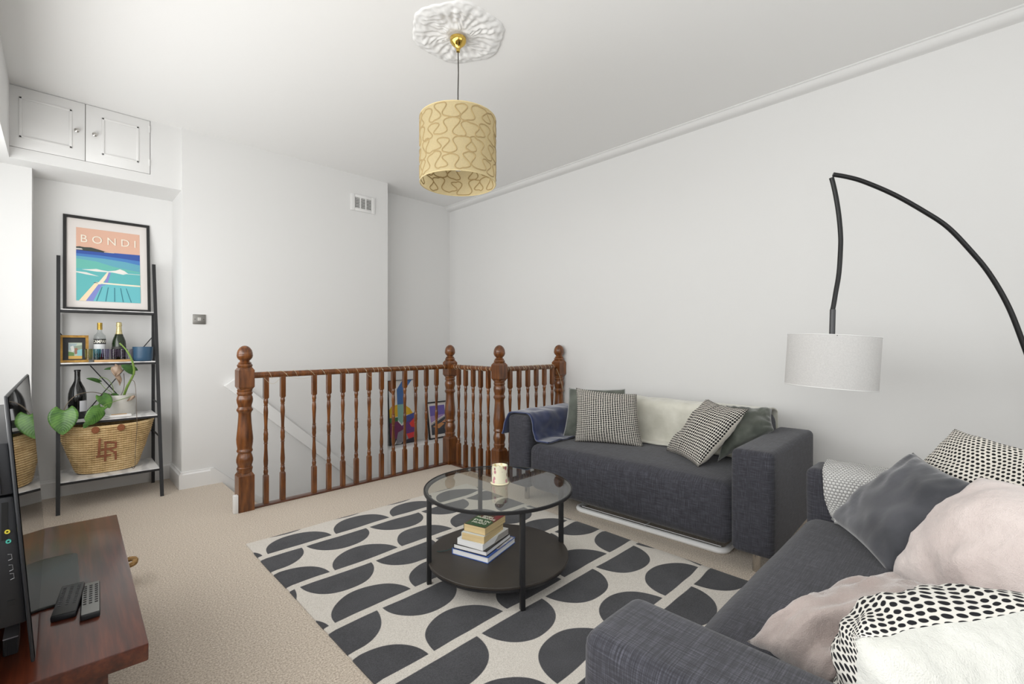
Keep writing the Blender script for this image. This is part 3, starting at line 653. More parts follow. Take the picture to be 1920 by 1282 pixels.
# ================================================================== ceiling rose and pendant
PX, PY = 1.606, 2.062
ro = MB(); nr, na = 44, 240; Vs = []; Fs = []
for i in range(nr+1):
    q = i/nr
    for j in range(na):
        a = 2*math.pi*j/na
        edge = 0.255*(1+0.035*math.cos(6*a)+0.018*abs(math.sin(12*a))+0.010*noise.noise(V3((math.cos(a)*7, math.sin(a)*7, 1))))
        r = edge*q
        lobes = 0.5+0.5*math.cos(6*a)
        h = 0.008+0.018*math.exp(-((q-0.80)/0.14)**2)*(0.55+0.45*abs(math.cos(6*a)))+0.012*math.exp(-((q-0.25)/0.10)**2)
        h += 0.010*lobes*(0.5+0.5*math.cos(40*q+6*math.sin(6*a)))*(1 if 0.25 < q < 0.8 else 0.2)
        h += 0.010*noise.noise(V3((r*math.cos(a)*34, r*math.sin(a)*34, 2)))*(1 if 0.2 < q < 0.97 else 0.2)
        h += 0.006*math.sin(24*a)*math.exp(-((q-0.62)/0.2)**2)
        h *= 0.62
        if i == nr: h = 0.0
        Vs.append((PX+r*math.cos(a), PY+r*math.sin(a), ZC-max(h, 0.0)))
for i in range(nr):
    for j in range(na):
        j2 = (j+1)%na; Fs.append((i*na+j, (i+1)*na+j, (i+1)*na+j2, i*na+j2))
MB().add(Vs, Fs).build('ceiling_rose', m_trim, smooth=True, angle=70, origin=(PX, PY, ZC), fixn=False, label='round white ornamental plaster ceiling rose above the pendant lamp', cat='ceiling rose')
pe = thing('pendant_lamp', (PX, PY, 2.07), 'cream drum pendant lamp with looping cord pattern hanging from the ceiling rose', 'lamp')
m_gold = plain('polished_brass', srgb(212, 178, 92), 0.12, 1.0)
MB().lathe([(0.046, ZC-0.024), (0.0465, ZC-0.034), (0.044, ZC-0.044), (0.036, ZC-0.055), (0.024, ZC-0.066), (0.014, ZC-0.076), (0.010, ZC-0.090), (0.0095, ZC-0.098), (0.004, ZC-0.099)], (PX, PY, 0), 32).build('ceiling_cup', m_gold, pe, smooth=True)
MB().tube([(PX, PY, ZC-0.097), (PX+0.002, PY, 2.7), (PX-0.001, PY, 2.6), (PX, PY, 2.30)], 0.0032, 8).build('cord', plain('dark_flex', srgb(58, 54, 50), 0.7), pe, smooth=True)
RS, ZS0, ZS1 = 0.212, 2.077, 2.437
def shade_mat(name, c, tr=0.35):
    k = NT(name); f = k.noise(k.coord(), 160, 2); col = k.ramp(f, [(0.3, c), (0.8, tuple(min(1, x*1.12) for x in c[:3])+(1,))])
    d = k.node('ShaderNodeBsdfDiffuse'); t = k.node('ShaderNodeBsdfTranslucent'); mx = k.node('ShaderNodeMixShader'); mx.inputs[0].default_value = tr
    k.l.new(col, d.inputs[0]); k.l.new(col, t.inputs[0]); k.l.new(d.outputs[0], mx.inputs[1]); k.l.new(t.outputs[0], mx.inputs[2]); k.l.new(mx.outputs[0], k.out.inputs['Surface']); return k.m
m_shade = shade_mat('cream_shade_fabric', srgb(214, 198, 158), 0.45)
shd = MB().lathe([(RS, ZS0), (RS, ZS1)], (PX, PY, 0), 96, cap=False).build('shade', m_shade, pe, smooth=True, fixn=False)
m_band = plain('shade_edge', srgb(214, 196, 150), 0.8)
for z in (ZS0, ZS1): MB().tube([(PX+RS*math.cos(t*math.pi/48), PY+RS*math.sin(t*math.pi/48), z) for t in range(96)], 0.0028, 6, closed=True).build('rim', m_band, pe, smooth=True)
m_cord = plain('taupe_cord', srgb(168, 146, 104), 0.9)
rr = random.Random(5)
def on_shade(s, z, off=0.0012): return V3((PX+(RS+off)*math.cos(s/RS), PY+(RS+off)*math.sin(s/RS), z))
circ = 2*math.pi*RS
for row in range(4):
    # one meandering cord per row: teardrop loops that swell at the turns
    nw = 13; zc = ZS0+0.052+0.086*row; pts = []; N = nw*26
    for t in range(N):
        th = 2*math.pi*nw*t/N; kk = int(th/math.pi); rv = random.Random(kk*7+row*131)
        ph = rv.uniform(-0.010, 0.010); am = rv.uniform(0.032, 0.046)
        sx_ = circ*t/N+0.5*(row % 2)*circ/nw+0.026*math.sin(2*th)+0.012*math.sin(0.37*th*2+row)+ph*math.sin(th)**2
        zz_ = zc+am*math.cos(th)*(1.0)+0.010*math.sin(3*th/nw*2+row*2)
        pts.append(on_shade(sx_, min(max(zz_, ZS0+0.006), ZS1-0.006), 0.0))
    MB().tube(pts, 0.0036, 5, closed=True).build('cord_loop', m_cord, shd, smooth=True)
MB().lathe([(0.018, 2.24), (0.020, 2.25), (0.020, 2.31), (0.010, 2.32)], (PX, PY, 0), 16).build('bulb_holder', plain('bulb_holder', srgb(70, 66, 60), 0.5), pe, smooth=True)
for k2 in range(3):
    a = 0.4+2*math.pi*k2/3; MB().tube([(PX+0.018*math.cos(a), PY+0.018*math.sin(a), 2.305), (PX+RS*math.cos(a), PY+RS*math.sin(a), ZS1-0.01)], 0.0018, 6).build('spider_arm', m_gold, pe)
MB().lathe([(0.010, 2.245), (0.020, 2.225), (0.030, 2.195), (0.028, 2.170), (0.015, 2.152), (0.001, 2.149)], (PX, PY, 0), 20, cap=False).build('bulb', plain('opal_bulb', (0.85, 0.84, 0.8, 1), 0.3), pe, smooth=True)
# ================================================================== arc floor lamp
WL = 2.25
h0 = P(1560, 640, w=WL); base = V3((3.35, -0.60, 0)); dirb = V3((base.x-h0.x, base.y-h0.y, 0))
def arc_pt(px, py):
    d = FW+RT*((px-960)/FPX)+UP*((641-py)/FPX)
    # intersect the view ray with the vertical plane through shade and base
    n = V3((-dirb.y, dirb.x, 0)); t = (V3((h0.x, h0.y, CAMH))-CAM).dot(n)/d.dot(n); return CAM+d*t
al = thing('arc_floor_lamp', (h0.x+dirb.x*0.705, h0.y+dirb.y*0.705, 0), 'black arc floor lamp with a white drum shade hanging over the corner between the sofas', 'lamp')
m_lamp = plain('matt_black_tube', srgb(30, 30, 31), 0.4, 0.3)
ap = [arc_pt(*q) for q in ((1562, 327), (1590, 332), (1621, 341), (1675, 364), (1729, 394), (1776, 425), (1819, 469), (1855, 513), (1890, 573), (1918, 643))]
ap += [V3((h0.x+dirb.x*s_, h0.y+dirb.y*s_, z_)) for s_, z_ in ((0.621, 1.0), (0.657, 0.79), (0.684, 0.55), (0.70, 0.28), (0.705, 0.03))]; base = V3((ap[-1].x, ap[-1].y, 0))
MB().tube(spline(ap, 8), 0.0105, 12).build('arc_tube', m_lamp, al, smooth=True)
dr = [P(px, py, w=WL) for px, py in ((1559, 333), (1563, 348), (1568, 372), (1573, 405), (1576, 440), (1576, 465), (1573, 512), (1567, 548), (1563, 572), (1561, 581))]
MB().tube(spline(dr, 5), 0.0105, 12).build('hanging_tube', m_lamp, al, smooth=True)
MB().tube([P(1561.5, 580, w=WL), P(1560, 632, w=WL)], 0.0125, 14).build('socket_sleeve', plain('dark_grey_sleeve', srgb(70, 70, 72), 0.4, 0.3), al, smooth=True)
tl = P(1488.7, 629, w=WL); trr = P(1634.7, 632, w=WL); bl = P(1483, 722, w=WL); brr = P(1628, 728, w=WL)
c_top = (tl+trr)/2; c_bot = (bl+brr)/2; ax = (c_top-c_bot).normalized(); rad = (trr-tl).length/2; hh = (c_top-c_bot).length
u = RT-ax*RT.dot(ax); u.normalize(); v = ax.cross(u)
f = lambda q: c_bot+u*q.x+v*q.y+ax*q.z
MB().lathe([(rad, 0), (rad, hh)], seg=96, cap=False, T=f).build('lamp_shade', shade_mat('white_shade_fabric', (0.73, 0.72, 0.71, 1), 0.35), al, smooth=True, fixn=False)
for zz in (0.0, hh): MB().tube([f(V3((rad*math.cos(t*math.pi/48), rad*math.sin(t*math.pi/48), zz))) for t in range(96)], 0.002, 6, closed=True).build('shade_rim', m_trim, al, smooth=True)
MB().lathe([(0.022, hh-0.006), (0.024, hh), (0.012, hh+0.006)], seg=20, T=f).build('shade_cap', m_lamp, al, smooth=True)
for k2 in range(3):
    a = 2*math.pi*k2/3; MB().tube([f(V3((0.02*math.cos(a), 0.02*math.sin(a), hh-0.004))), f(V3((rad*math.cos(a), rad*math.sin(a), hh-0.004)))], 0.002, 6).build('spider_arm', m_lamp, al)
MB().lathe([(0.001, 0.0), (0.155, 0.0), (0.160, 0.005), (0.160, 0.024), (0.154, 0.03), (0.001, 0.03)], (base.x, base.y, 0), 48, cap=False).build('base', m_lamp, al, smooth=True)
# ================================================================== wall fittings
sw = thing('light_switch', (0.823, YC, 1.337), 'brushed steel light switch plate on the white chimney wall', 'light switch')
q0, q1 = P(361, 589, y=YC), P(385.5, 608, y=YC)
MB().box(q0.x, q1.x, YC-0.008, YC-0.0002, q1.z, q0.z).build('plate', plain('brushed_steel', srgb(150, 148, 144), 0.38, 0.9), sw, bevel=0.003)
mx_, mz_ = (q0.x+q1.x)/2, (q0.z+q1.z)/2
MB().box(mx_-0.012, mx_+0.012, YC-0.013, YC-0.007, mz_-0.013, mz_+0.015).build('rocker', plain('grey_rocker', srgb(190, 188, 184), 0.35), sw, bevel=0.002)
for s in (-1, 1): MB().lathe([(0.004, 0), (0.004, 0.002), (0.001, 0.0025)], seg=10, T=lambda v: V3((mx_+s*0.030+v.x, YC-0.0078-v.z, mz_+v.y))).build('screw', plain('screw_steel', srgb(100, 98, 95), 0.3, 1.0), sw)
ve = thing('air_vent', (2.25, YC, 2.55), 'white louvred air vent high on the chimney wall', 'vent')
vx0, vx1, vz0, vz1 = P(657, 361, y=YC).x, P(702, 372, y=YC).x, P(702, 402, y=YC).z, P(657, 361, y=YC).z
vz0 = 2.545; vz1 = 2.715
ix0, ix1, iz0, iz1 = vx0+0.045, vx1-0.04, vz0+0.03, vz1-0.03
fr = MB(); fr.box(vx0, ix0, YC-0.014, YC-0.0002, vz0, vz1).box(ix1, vx1, YC-0.014, YC-0.0002, vz0, vz1).box(ix0, ix1, YC-0.014, YC-0.0002, vz0, iz0).box(ix0, ix1, YC-0.014, YC-0.0002, iz1, vz1)
fr.build('frame', m_trim, ve, bevel=0.003)
MB().box(ix0, ix1, YC-0.002, YC-0.0003, iz0, iz1).build('backing', plain('vent_dark', srgb(96, 94, 90), 0.9), ve)
wv_ = (ix1-ix0)/3
for k2 in (1, 2): MB().box(ix0+wv_*k2-0.005, ix0+wv_*k2+0.005, YC-0.012, YC-0.001, iz0, iz1).build('mullion', m_trim, ve)
for c_ in range(3):
    for r_ in range(7):
        z = iz0+(iz1-iz0)*(r_+0.5)/7; x = ix0+wv_*c_
        MB().add([(x+0.005, YC-0.011, z-0.0065), (x+wv_-0.005, YC-0.011, z-0.0065), (x+wv_-0.005, YC-0.003, z+0.005), (x+0.005, YC-0.003, z+0.005)], [(0, 1, 2, 3)]).build('slat', m_trim, ve)
# ================================================================== pictures in the recess by the stairs
def flat_poly(name, pts, mat, parent, M, lift): return MB().add([M @ V3((a, b, lift)) for a, b in pts], [tuple(range(len(pts)))]).build(name, mat, parent, fixn=False)
def framed(name, c, ey, w, h, bw, depth, fcol, mount, label, cat='picture'):
    """c = bottom centre of the front face; ey = up direction of the face"""
    ey = V3(ey).normalized(); ex_ = V3((1, 0, 0)); M = frameM(c, ex_, ey)
    t = thing(name, c, label, cat)
    F = lambda a, b, d: M @ V3((a, b, d))
    fm_ = MB()
    for x0_, x1_, y0_, y1_ in ((-w/2, w/2, 0, bw), (-w/2, w/2, h-bw, h), (-w/2, -w/2+bw, bw, h-bw), (w/2-bw, w/2, bw, h-bw)):
        fm_.box(x0_, x1_, y0_, y1_, -depth, 0, T=lambda v: M @ v)
    fm_.build('frame', fcol, t)
    MB().box(-w/2+bw, w/2-bw, bw, h-bw, -depth, -depth*0.55, T=lambda v: M @ v).build('mount', mount, t)
    return t, M, -depth*0.55+0.0006
m_mount = plain('white_mount', srgb(226, 220, 216), 0.8); m_bfr = plain('black_frame', srgb(30, 29, 29), 0.4)
flatc = {}
def fc(r, g, b):
    kx = (r, g, b)
    if kx not in flatc: flatc[kx] = plain('print_%d_%d_%d' % kx, srgb(r, g, b), 0.45)
    return flatc[kx]
# abstract print standing on the recess ledge
w_, h_ = 0.36, 0.745
t, M, zf = framed('abstract_print', (2.885, YREC-0.075, 0.0), (0, 0.08, 1), w_, h_, 0.006, 0.02, m_bfr, m_mount, 'large colourful abstract print standing in the stair recess')
def S(pts): return [(-w_/2+0.006+(w_-0.012)*a, 0.006+(h_-0.012)*(1-b)) for a, b in pts]
art = [((0,0),(1,0),(1,1),(0,1),(226,224,222)), ((0,0),(0.22,0),(0.22,0.20),(0.16,0.22),(0,0.14),(140,84,44)), ((0.55,0),(0.92,0),(0.58,0.18),(0.58,0.40),(0.32,0.40),(0.32,0.14),(70,112,172)),
       ((0,0.46),(0.10,0.40),(0.32,0.38),(0.62,0.40),(0.80,0.46),(0.92,0.55),(0,0.58),(222,178,42)), ((0.32,0.38),(0.58,0.38),(0.58,0.62),(0.46,0.70),(0.32,0.62),(138,182,168)),
       ((0,0.58),(0.32,0.58),(0.32,0.66),(0,0.66),(58,108,66)), ((0.58,0.58),(1,0.53),(1,0.72),(0.5,0.74),(72,82,150)), ((0,0.66),(0.3,0.64),(0.6,0.80),(0.2,0.95),(0,0.88),(110,44,86)),
       ((0.46,0.72),(0.9,0.62),(1,0.62),(1,0.86),(0.6,0.86),(104,58,120)), ((0.75,0.70),(1,0.60),(1,0.78),(0.82,0.76),(218,62,58)), ((0.3,0.82),(0.52,0.78),(0.75,0.96),(0.2,1),(134,132,140)), ((0,0.88),(0.25,0.92),(0.15,1),(0,1),(46,44,56)), ((0.62,0.86),(1,0.84),(1,0.93),(0.72,0.97),(206,58,62)), ((0.5,0.96),(1,0.92),(1,1),(0.4,1),(48,46,58))]
for i, a in enumerate(art): flat_poly('colour_field', S(a[:-1]), fc(*a[-1]), t, M, zf+0.0003*(i+1))
# small framed print leaning in the corner
w_, h_ = 0.315, 0.455
t, M, zf = framed('framed_print', (3.375, YREC-0.115, 0.0), (0, 0.17, 1), w_, h_, 0.016, 0.02, m_bfr, m_mount, 'small black-framed print with a violet sky leaning in the stair recess corner')
def S(pts): return [(-w_/2+0.045+(w_-0.09)*a, 0.05+(h_-0.10)*(1-b)) for a, b in pts]
art = [((0,0),(1,0),(1,0.55),(0,0.62),(112,96,170)), ((0,0.35),(1,0.32),(1,0.5),(0,0.6),(168,140,190)), ((0,0.58),(1,0.36),(1,1),(0,1),(70,72,80)), ((0,0.58),(1,0.34),(1,0.40),(0,0.66),(222,216,214)), ((0,0.62),(1,0.375),(1,0.385),(0,0.635),(60,60,66)), ((0.1,0.72),(0.7,0.60),(0.9,0.66),(0.5,0.80),(196,138,88)), ((0.7,0.6),(1,0.5),(1,0.62),(206,146,110)), ((0,0.84),(1,0.80),(1,1),(0,1),(58,60,68))]
for i, a in enumerate(art): flat_poly('colour_field', S(a[:-1]), fc(*a[-1]), t, M, zf+0.0003*(i+1))
# ================================================================== ladder shelf
LY = lambda z: 4.425+0.455*z/1.84        # front legs lean back to the wall
XL, XRR, YBK = 0.0, 0.572, 4.90
ls = thing('ladder_shelf', (0.286, 4.66, 0), 'black metal ladder shelf with pale marble-effect boards standing in the alcove', 'shelf')
m_lad = plain('black_steel_tube', srgb(36, 36, 38), 0.5, 0.2)
def marble():
    k = NT('white_marble_board'); co = k.coord(); n = k.noise(co, 4, 4); w = k.node('ShaderNodeTexWave'); w.inputs['Scale'].default_value = 3; w.inputs['Distortion'].default_value = 7; k.set(w, 'Vector', co)
    k.p(Base_Color=k.ramp(k.math('MULTIPLY', w.outputs['Fac'], n), [(0.05, srgb(205, 204, 204)), (0.25, srgb(232, 231, 230))]), Roughness=0.35); return k.m
m_marble = marble()
for x in (XL, XRR):
    s = 0.011
    MB().add([(x-s, LY(0)-s, 0), (x+s, LY(0)-s, 0), (x+s, LY(0)+s, 0), (x-s, LY(0)+s, 0), (x-s, LY(1.84)-s, 1.84), (x+s, LY(1.84)-s, 1.84), (x+s, LY(1.84)+s, 1.84), (x-s, LY(1.84)+s, 1.84)],
             [(0,3,2,1),(4,5,6,7),(0,1,5,4),(1,2,6,5),(2,3,7,6),(3,0,4,7)]).build('front_leg', m_lad, ls)
    MB().box(x-s, x+s, YBK-s, YBK+s, 0, 1.42).build('back_leg', m_lad, ls)
    for z in (0.70, 0.44):
        MB().tube([(x, LY(z)+0.01, z), (x, YBK, z)], 0.006, 8).build('side_rail', m_lad, ls)
SH = [0.206, 0.606, 1.026, 1.428]
for z in SH:
    y0 = LY(z)
    MB().box(XL+0.010, XRR-0.010, y0-0.008, y0+0.008, z-0.017, z-0.001).build('shelf_rail', m_lad, ls)
    MB().box(XL+0.010, XRR-0.010, YBK-0.008, YBK+0.008, z-0.017, z-0.001).build('shelf_rail', m_lad, ls)
    if z < 1.4: MB().box(XL+0.012, XRR-0.012, y0-0.006, YBK-0.002, z-0.001, z+0.007).build('shelf_board', m_marble, ls)
    else: MB().box(XL+0.012, XRR-0.012, y0-0.006, YBK-0.002, z-0.001, z+0.005).build('shelf_board', m_marble, ls)
for a, b in (((288, 629), (107, 835)), ((110, 622), (288, 812))):
    MB().tube([P(*a, y=YBK+0.014), P(*b, y=YBK+0.014)], 0.004, 6).build('cross_brace', m_lad, ls)
Z1, Z2, Z3, Z4 = SH[0]+0.0075, SH[1]+0.0075, SH[2]+0.0075, SH[3]+0.0055
# ---- poster leaning on the wall
c = P(201, 584.5, y=4.855); c.z = Z4+0.001
ph = 0.755; up_ = V3((0, 0.10, ph)); w_ = 0.528
t, M, zf = framed('framed_poster', (0.288, 4.862, Z4+0.001), up_, w_, ph-0.005, 0.020, 0.022, m_bfr, m_mount, 'black-framed seaside travel poster with BONDI lettering standing on the ladder shelf', 'poster')
H_ = ph-0.005
iw, ih = 0.388, 0.585; by = 0.075
def S(pts): return [(-iw/2+0.004+iw*a, by+ih*(1-b)) for a, b in pts]
art = [((0,0),(1,0),(1,1),(0,1),(222,178,156)), ((0,0.315),(1,0.300),(1,0.42),(0,0.42),(52,84,162)), ((0,0.36),(0.35,0.36),(0.7,0.375),(1,0.39),(1,0.46),(0,0.46),(72,126,190)), ((0,0.395),(0.4,0.40),(0.75,0.42),(1,0.45),(1,0.70),(0,0.70),(98,166,186)),
       ((0,0.43),(0.3,0.45),(0.55,0.50),(0.8,0.53),(1,0.55),(1,0.62),(0,0.62),(104,184,172)), ((0,0.56),(0.5,0.56),(1,0.56),(1,1),(0,1),(96,180,182)),
       ((0.08,0.575),(0.2,0.565),(0.30,0.553),(0.38,0.565),(0.48,0.572),(0.60,0.555),(0.67,0.530),(0.74,0.55),(0.80,0.585),(0.72,0.605),(0.55,0.585),(0.30,0.590),(232,228,222)),
       ((0,0.605),(0.15,0.61),(0.34,0.655),(0.15,0.64),(0,0.62),(222,222,216)), ((0.72,0.585),(1,0.585),(1,0.592),(0.72,0.592),(214,222,214)),
       ((0.465,0.59),(0.52,0.59),(0.40,0.74),(0.33,0.74),(236,222,196)), ((0.49,0.59),(0.525,0.59),(0.475,0.735),(0.425,0.735),(132,134,200)), ((0.30,0.735),(1,0.745),(1,0.765),(0.26,0.765),(236,226,204)),
       ((0.36,0.755),(1,0.767),(1,1),(0.14,1),(104,186,194)), ((0.27,0.755),(0.37,0.755),(0.15,1),(0.04,1),(238,216,180)), ((0.33,0.765),(0.47,0.760),(0.38,0.785),(0.25,1),(0.14,1),(126,136,200)),
       ((0,0.315),(0.0,0.27),(0.05,0.262),(0.12,0.268),(0.22,0.262),(0.32,0.278),(0.36,0.285),(0.45,0.302),(0.58,0.308),(0.4,0.316),(58,66,62)), ((0,0.29),(0.08,0.288),(0.10,0.305),(0,0.308),(210,206,204)), ((0.42,0.306),(0.58,0.304),(0.58,0.312),(0.42,0.314),(226,206,186)),
       ((0.26,0.742),(0.32,0.742),(0.32,0.75),(0.26,0.75),(70,84,92))]
for i, a in enumerate(art): flat_poly('colour_field', S(a[:-1]), fc(*a[-1]), t, M, zf+0.0002*(i+1))
for i, (a, b) in enumerate(((0.385, 0.30), (0.48, 0.44), (0.58, 0.58), (0.675, 0.715), (0.765, 0.845))):
    flat_poly('lane_line', S(((a-0.006, 0.80), (a+0.006, 0.80), (b+0.007, 0.995), (b-0.007, 0.995))), fc(58, 124, 140), t, M, zf+0.0044)
q = S(((0.5, 0.155),))[0]
text_mesh('B O N D I', 0.087, plain('cream_lettering', srgb(240, 232, 216), 0.5), 'lettering', t, M @ Matrix.Translation((q[0], q[1], zf+0.0046)), sx=0.93)
# ---- small gold frame
q0, q1 = P(110, 677, y=4.74), P(165, 677, y=4.74); gw = q1.x-q0.x; gh = P(137, 628, y=4.745).z-Z3
t, M, zf = framed('small_frame', ((q0.x+q1.x)/2+0.004, 4.74, Z3+0.001), (0, 0.14, 1), gw, gh, 0.017, 0.018, noisy('gilded_wood', srgb(128, 92, 32), srgb(180, 138, 62), 30, 0.4, metal=0.3), plain('black_mount', srgb(40, 40, 43), 0.7), 'small gold picture frame with a dark mount on the bottle shelf')
def S(pts): return [(gw*(a-0.5), gh*(1-b)) for a, b in pts]
art = [((0.30,0.27),(0.77,0.27),(0.77,0.87),(0.30,0.87),(176,186,170)), ((0.30,0.30),(0.6,0.30),(0.5,0.5),(0.30,0.55),(150,165,170)), ((0.5,0.40),(0.77,0.36),(0.77,0.62),(0.5,0.66),(132,146,128)), ((0.36,0.42),(0.46,0.38),(0.52,0.55),(0.42,0.62),(205,205,200)), ((0.50,0.48),(0.60,0.46),(0.66,0.66),(0.52,0.70),(140,96,78)), ((0.30,0.60),(0.5,0.64),(0.5,0.76),(0.30,0.76),(92,128,70)), ((0.60,0.55),(0.77,0.5),(0.77,0.76),(0.60,0.76),(130,180,186)), ((0.30,0.76),(0.77,0.76),(0.77,0.87),(0.30,0.87),(198,158,78))]
for i, a in enumerate(art): flat_poly('colour_field', S(a[:-1]), fc(*a[-1]), t, M, zf+0.0003*(i+1))
# ---- wooden tray
q0 = P(128, 680, y=4.71); q1 = P(257, 678, y=4.71)
tx0, tx1 = 0.045, 0.425
m_tray = wood('pale_oak', srgb(168, 128, 80), srgb(196, 156, 104), srgb(212, 174, 122), (3, 24, 24), 0.4, 0.1, 0.0)
pl = []
for cx, cy, a1 in ((tx1-0.03, 4.712, -90), (tx1-0.03, 4.845, 0), (tx0+0.03, 4.845, 90), (tx0+0.03, 4.712, 180)):
    for k2 in range(5): a = math.radians(a1+22.5*k2); pl.append((cx+0.025*math.cos(a), cy+0.025*math.sin(a)))
# frame stands in front of the tray edge, so the tray begins right of it
tx0 = 0.20
MB().prism([(max(x, 0.195), y) for x, y in pl if True], Z3+0.0005, Z3+0.0165).build('serving_board', m_tray, bevel=0.003, label='pale oak serving board under the shot glasses and bottles', cat='board')
ZT3 = Z3+0.017
def bottle(name, c, prof, mat, label, parts, cat='bottle', seg=28):
    t = thing(name, c, label, cat); MB().lathe(prof, c, seg, cap=False).build('glass', mat, t, smooth=True, angle=50)
    for nm, pr, m in parts: MB().lathe(pr, c, seg, cap=False).build(nm, m, t, smooth=True, angle=50)
    return t
def zof(px, py, y): return P(px, py, y=y).z
yb_ = 4.80
# clear spirit bottle
c1 = P(187, 676, y=yb_); c1 = V3((c1.x, yb_, ZT3)); hb = zof(187, 605, yb_)-ZT3; r = 0.036
k = NT('frosted_clear_glass'); mt = thin_glass('pale_bottle_glass', (0.86, 0.88, 0.88, 1), 1.5)
bt = bottle('spirit_bottle', c1, [(0.001, 0.003), (r-0.003, 0.0), (r, 0.005), (r, hb*0.60), (r*0.93, hb*0.655), (r*0.62, hb*0.70), (0.0145, hb*0.745), (0.013, hb*0.80), (0.013, hb*0.97)], mt, 'clear spirit bottle with a gold cap and black label on the oak board',
  [('cap', [(0.0155, hb*0.81), (0.0155, hb), (0.001, hb)], noisy('gold_cap', srgb(160, 130, 50), srgb(190, 160, 76), 40, 0.35, metal=0.6)), ('label', [(r+0.0006, hb*0.42), (r+0.0006, hb*0.56)], plain('black_label', srgb(28, 28, 30), 0.5)), ('lower_label', [(r+0.0006, hb*0.18), (r+0.0006, hb*0.42)], plain('pale_label', srgb(214, 216, 218), 0.6)), ('liquid', [(0.001, 0.004), (r-0.005, 0.004), (r-0.005, hb*0.16), (0.001, hb*0.16)], plain('red_liquid', srgb(120, 26, 28), 0.2))])
def wrap_text(body, c, rad, z, h, ang0, span, mat, name, parent):
    cu = bpy.data.curves.new('t', 'FONT'); cu.body = body; cu.size = 1.0; cu.align_x = 'CENTER'; cu.align_y = 'CENTER'; cu.resolution_u = 2; cu.offset = 0.012
    ob = bpy.data.objects.new('t', cu); COL.objects.link(ob); dg = bpy.context.evaluated_depsgraph_get(); dg.update(); me = bpy.data.meshes.new_from_object(ob.evaluated_get(dg)); bpy.data.objects.remove(ob)
    xs = [v.co.x for v in me.vertices]; ys_ = [v.co.y for v in me.vertices]; W = max(xs)-min(xs); Hh = max(ys_)-min(ys_)
    def f(v): a = ang0+span*(v.x-(max(xs)+min(xs))/2)/W; return V3((c.x+rad*math.cos(a), c.y+rad*math.sin(a), z+h*(v.y-(max(ys_)+min(ys_))/2)/Hh))
    return MB().add([f(v.co) for v in me.vertices], [tuple(p.vertices) for p in me.polygons]).build(name, mat, parent, fixn=False)
wrap_text('CAMPARI', c1, r+0.0014, c1.z+hb*0.49, hb*0.085, math.radians(-92), math.radians(150), mw, 'lettering', bt)
# sparkling wine
c2 = P(223, 676, y=yb_+0.01); c2 = V3((c2.x, yb_+0.01, ZT3)); hb = zof(222, 604, yb_+0.01)-ZT3; r = 0.044
m_green = plain('dark_green_glass', srgb(26, 40, 20), 0.08, 0.0, Coat_Weight=0.3)
m_foil = noisy('pale_gold_foil', srgb(190, 172, 112), srgb(226, 212, 166), 60, 0.3, 0.2, 0.002, metal=0.55)
bottle('champagne_bottle', c2, [(0.001, 0.008), (r-0.006, 0.0), (r, 0.006), (r, hb*0.42), (r*0.93, hb*0.50), (r*0.72, hb*0.60), (r*0.47, hb*0.68), (0.0165, hb*0.76), (0.015, hb*0.97)], m_green, 'dark green sparkling wine bottle with gold foil neck on the oak board',
  [('foil', [(0.0225, hb*0.675), (0.019, hb*0.74), (0.0165, hb*0.84), (0.0158, hb*0.88), (0.0185, hb*0.90), (0.0185, hb*0.93), (0.016, hb*0.945), (0.0175, hb*0.985), (0.013, hb), (0.001, hb)], m_foil), ('foil_band', [(0.0275, hb*0.645), (0.0225, hb*0.678)], plain('dark_band', srgb(40, 44, 30), 0.4)), ('label', [(r+0.0006, hb*0.10), (r+0.0006, hb*0.34)], plain('dark_label', srgb(60, 60, 56), 0.5))])
# shot glasses
gl = [(166.5, 4.735, (140, 142, 70)), (182, 4.735, (60, 132, 146)), (198, 4.735, (120, 112, 150)), (214.5, 4.735, (96, 74, 104)), (229.5, 4.735, (104, 90, 112)), (243, 4.735, (150, 146, 158))]
gcols = ['olive-tinted', 'turquoise-tinted', 'lilac-tinted', 'plum-tinted', 'smoky violet', 'pale grey']
for (px, y, col), nm in zip(gl, gcols):
    c = P(px, 677, y=y); c = V3((c.x, y, ZT3)); h = zof(px, 654, y)-ZT3
    t = thing('shot_glass', c, nm+' striped shot glass standing on the oak serving board', 'glass', 'shot glasses on the serving board')
    tint = srgb(*col)
    MB().lathe([(0.001, 0.006), (0.017, 0.006), (0.0205, h), (0.0225, h), (0.0195, 0.001), (0.001, 0.0005)], c, 24, cap=False).build('bowl', thin_glass('tinted_'+nm, tuple(0.55+0.45*x**0.5 for x in tint[:3])+(1,), 1.45), t, smooth=True)
    st_ = MB()
    for a in range(10):
        an = a*math.pi/5; d = V3((math.cos(an), math.sin(an), 0)); st_.tube([c+d*0.0203+V3((0, 0, 0.020)), c+d*0.0226+V3((0, 0, h*0.95))], 0.0009, 4)
    st_.build('stripe_set', plain('stripe_'+nm, tint, 0.3), t, kind='stuff')
# blue pot
c = P(272, 678, y=4.74); c = V3((c.x, 4.745, Z3+0.0003)); h = zof(272, 650, 4.74)-Z3; r = (P(292, 660, y=4.74).x-P(253, 660, y=4.74).x)/2
r = min(r, 0.066); c.x = 0.487
MB().lathe([(0.001, 0), (r*0.80, 0), (r*0.92, h*0.08), (r*0.97, h*0.25), (r, h), (r-0.004, h), (r*0.90, h*0.2), (r*0.7, 0.006), (0.001, 0.006)], c, 36, cap=False).build('plant_pot', plain('petrol_blue_glaze', srgb(56, 88, 116), 0.35), smooth=True, angle=50, label='plain petrol-blue pot beside the bottles on the shelf', cat='pot')
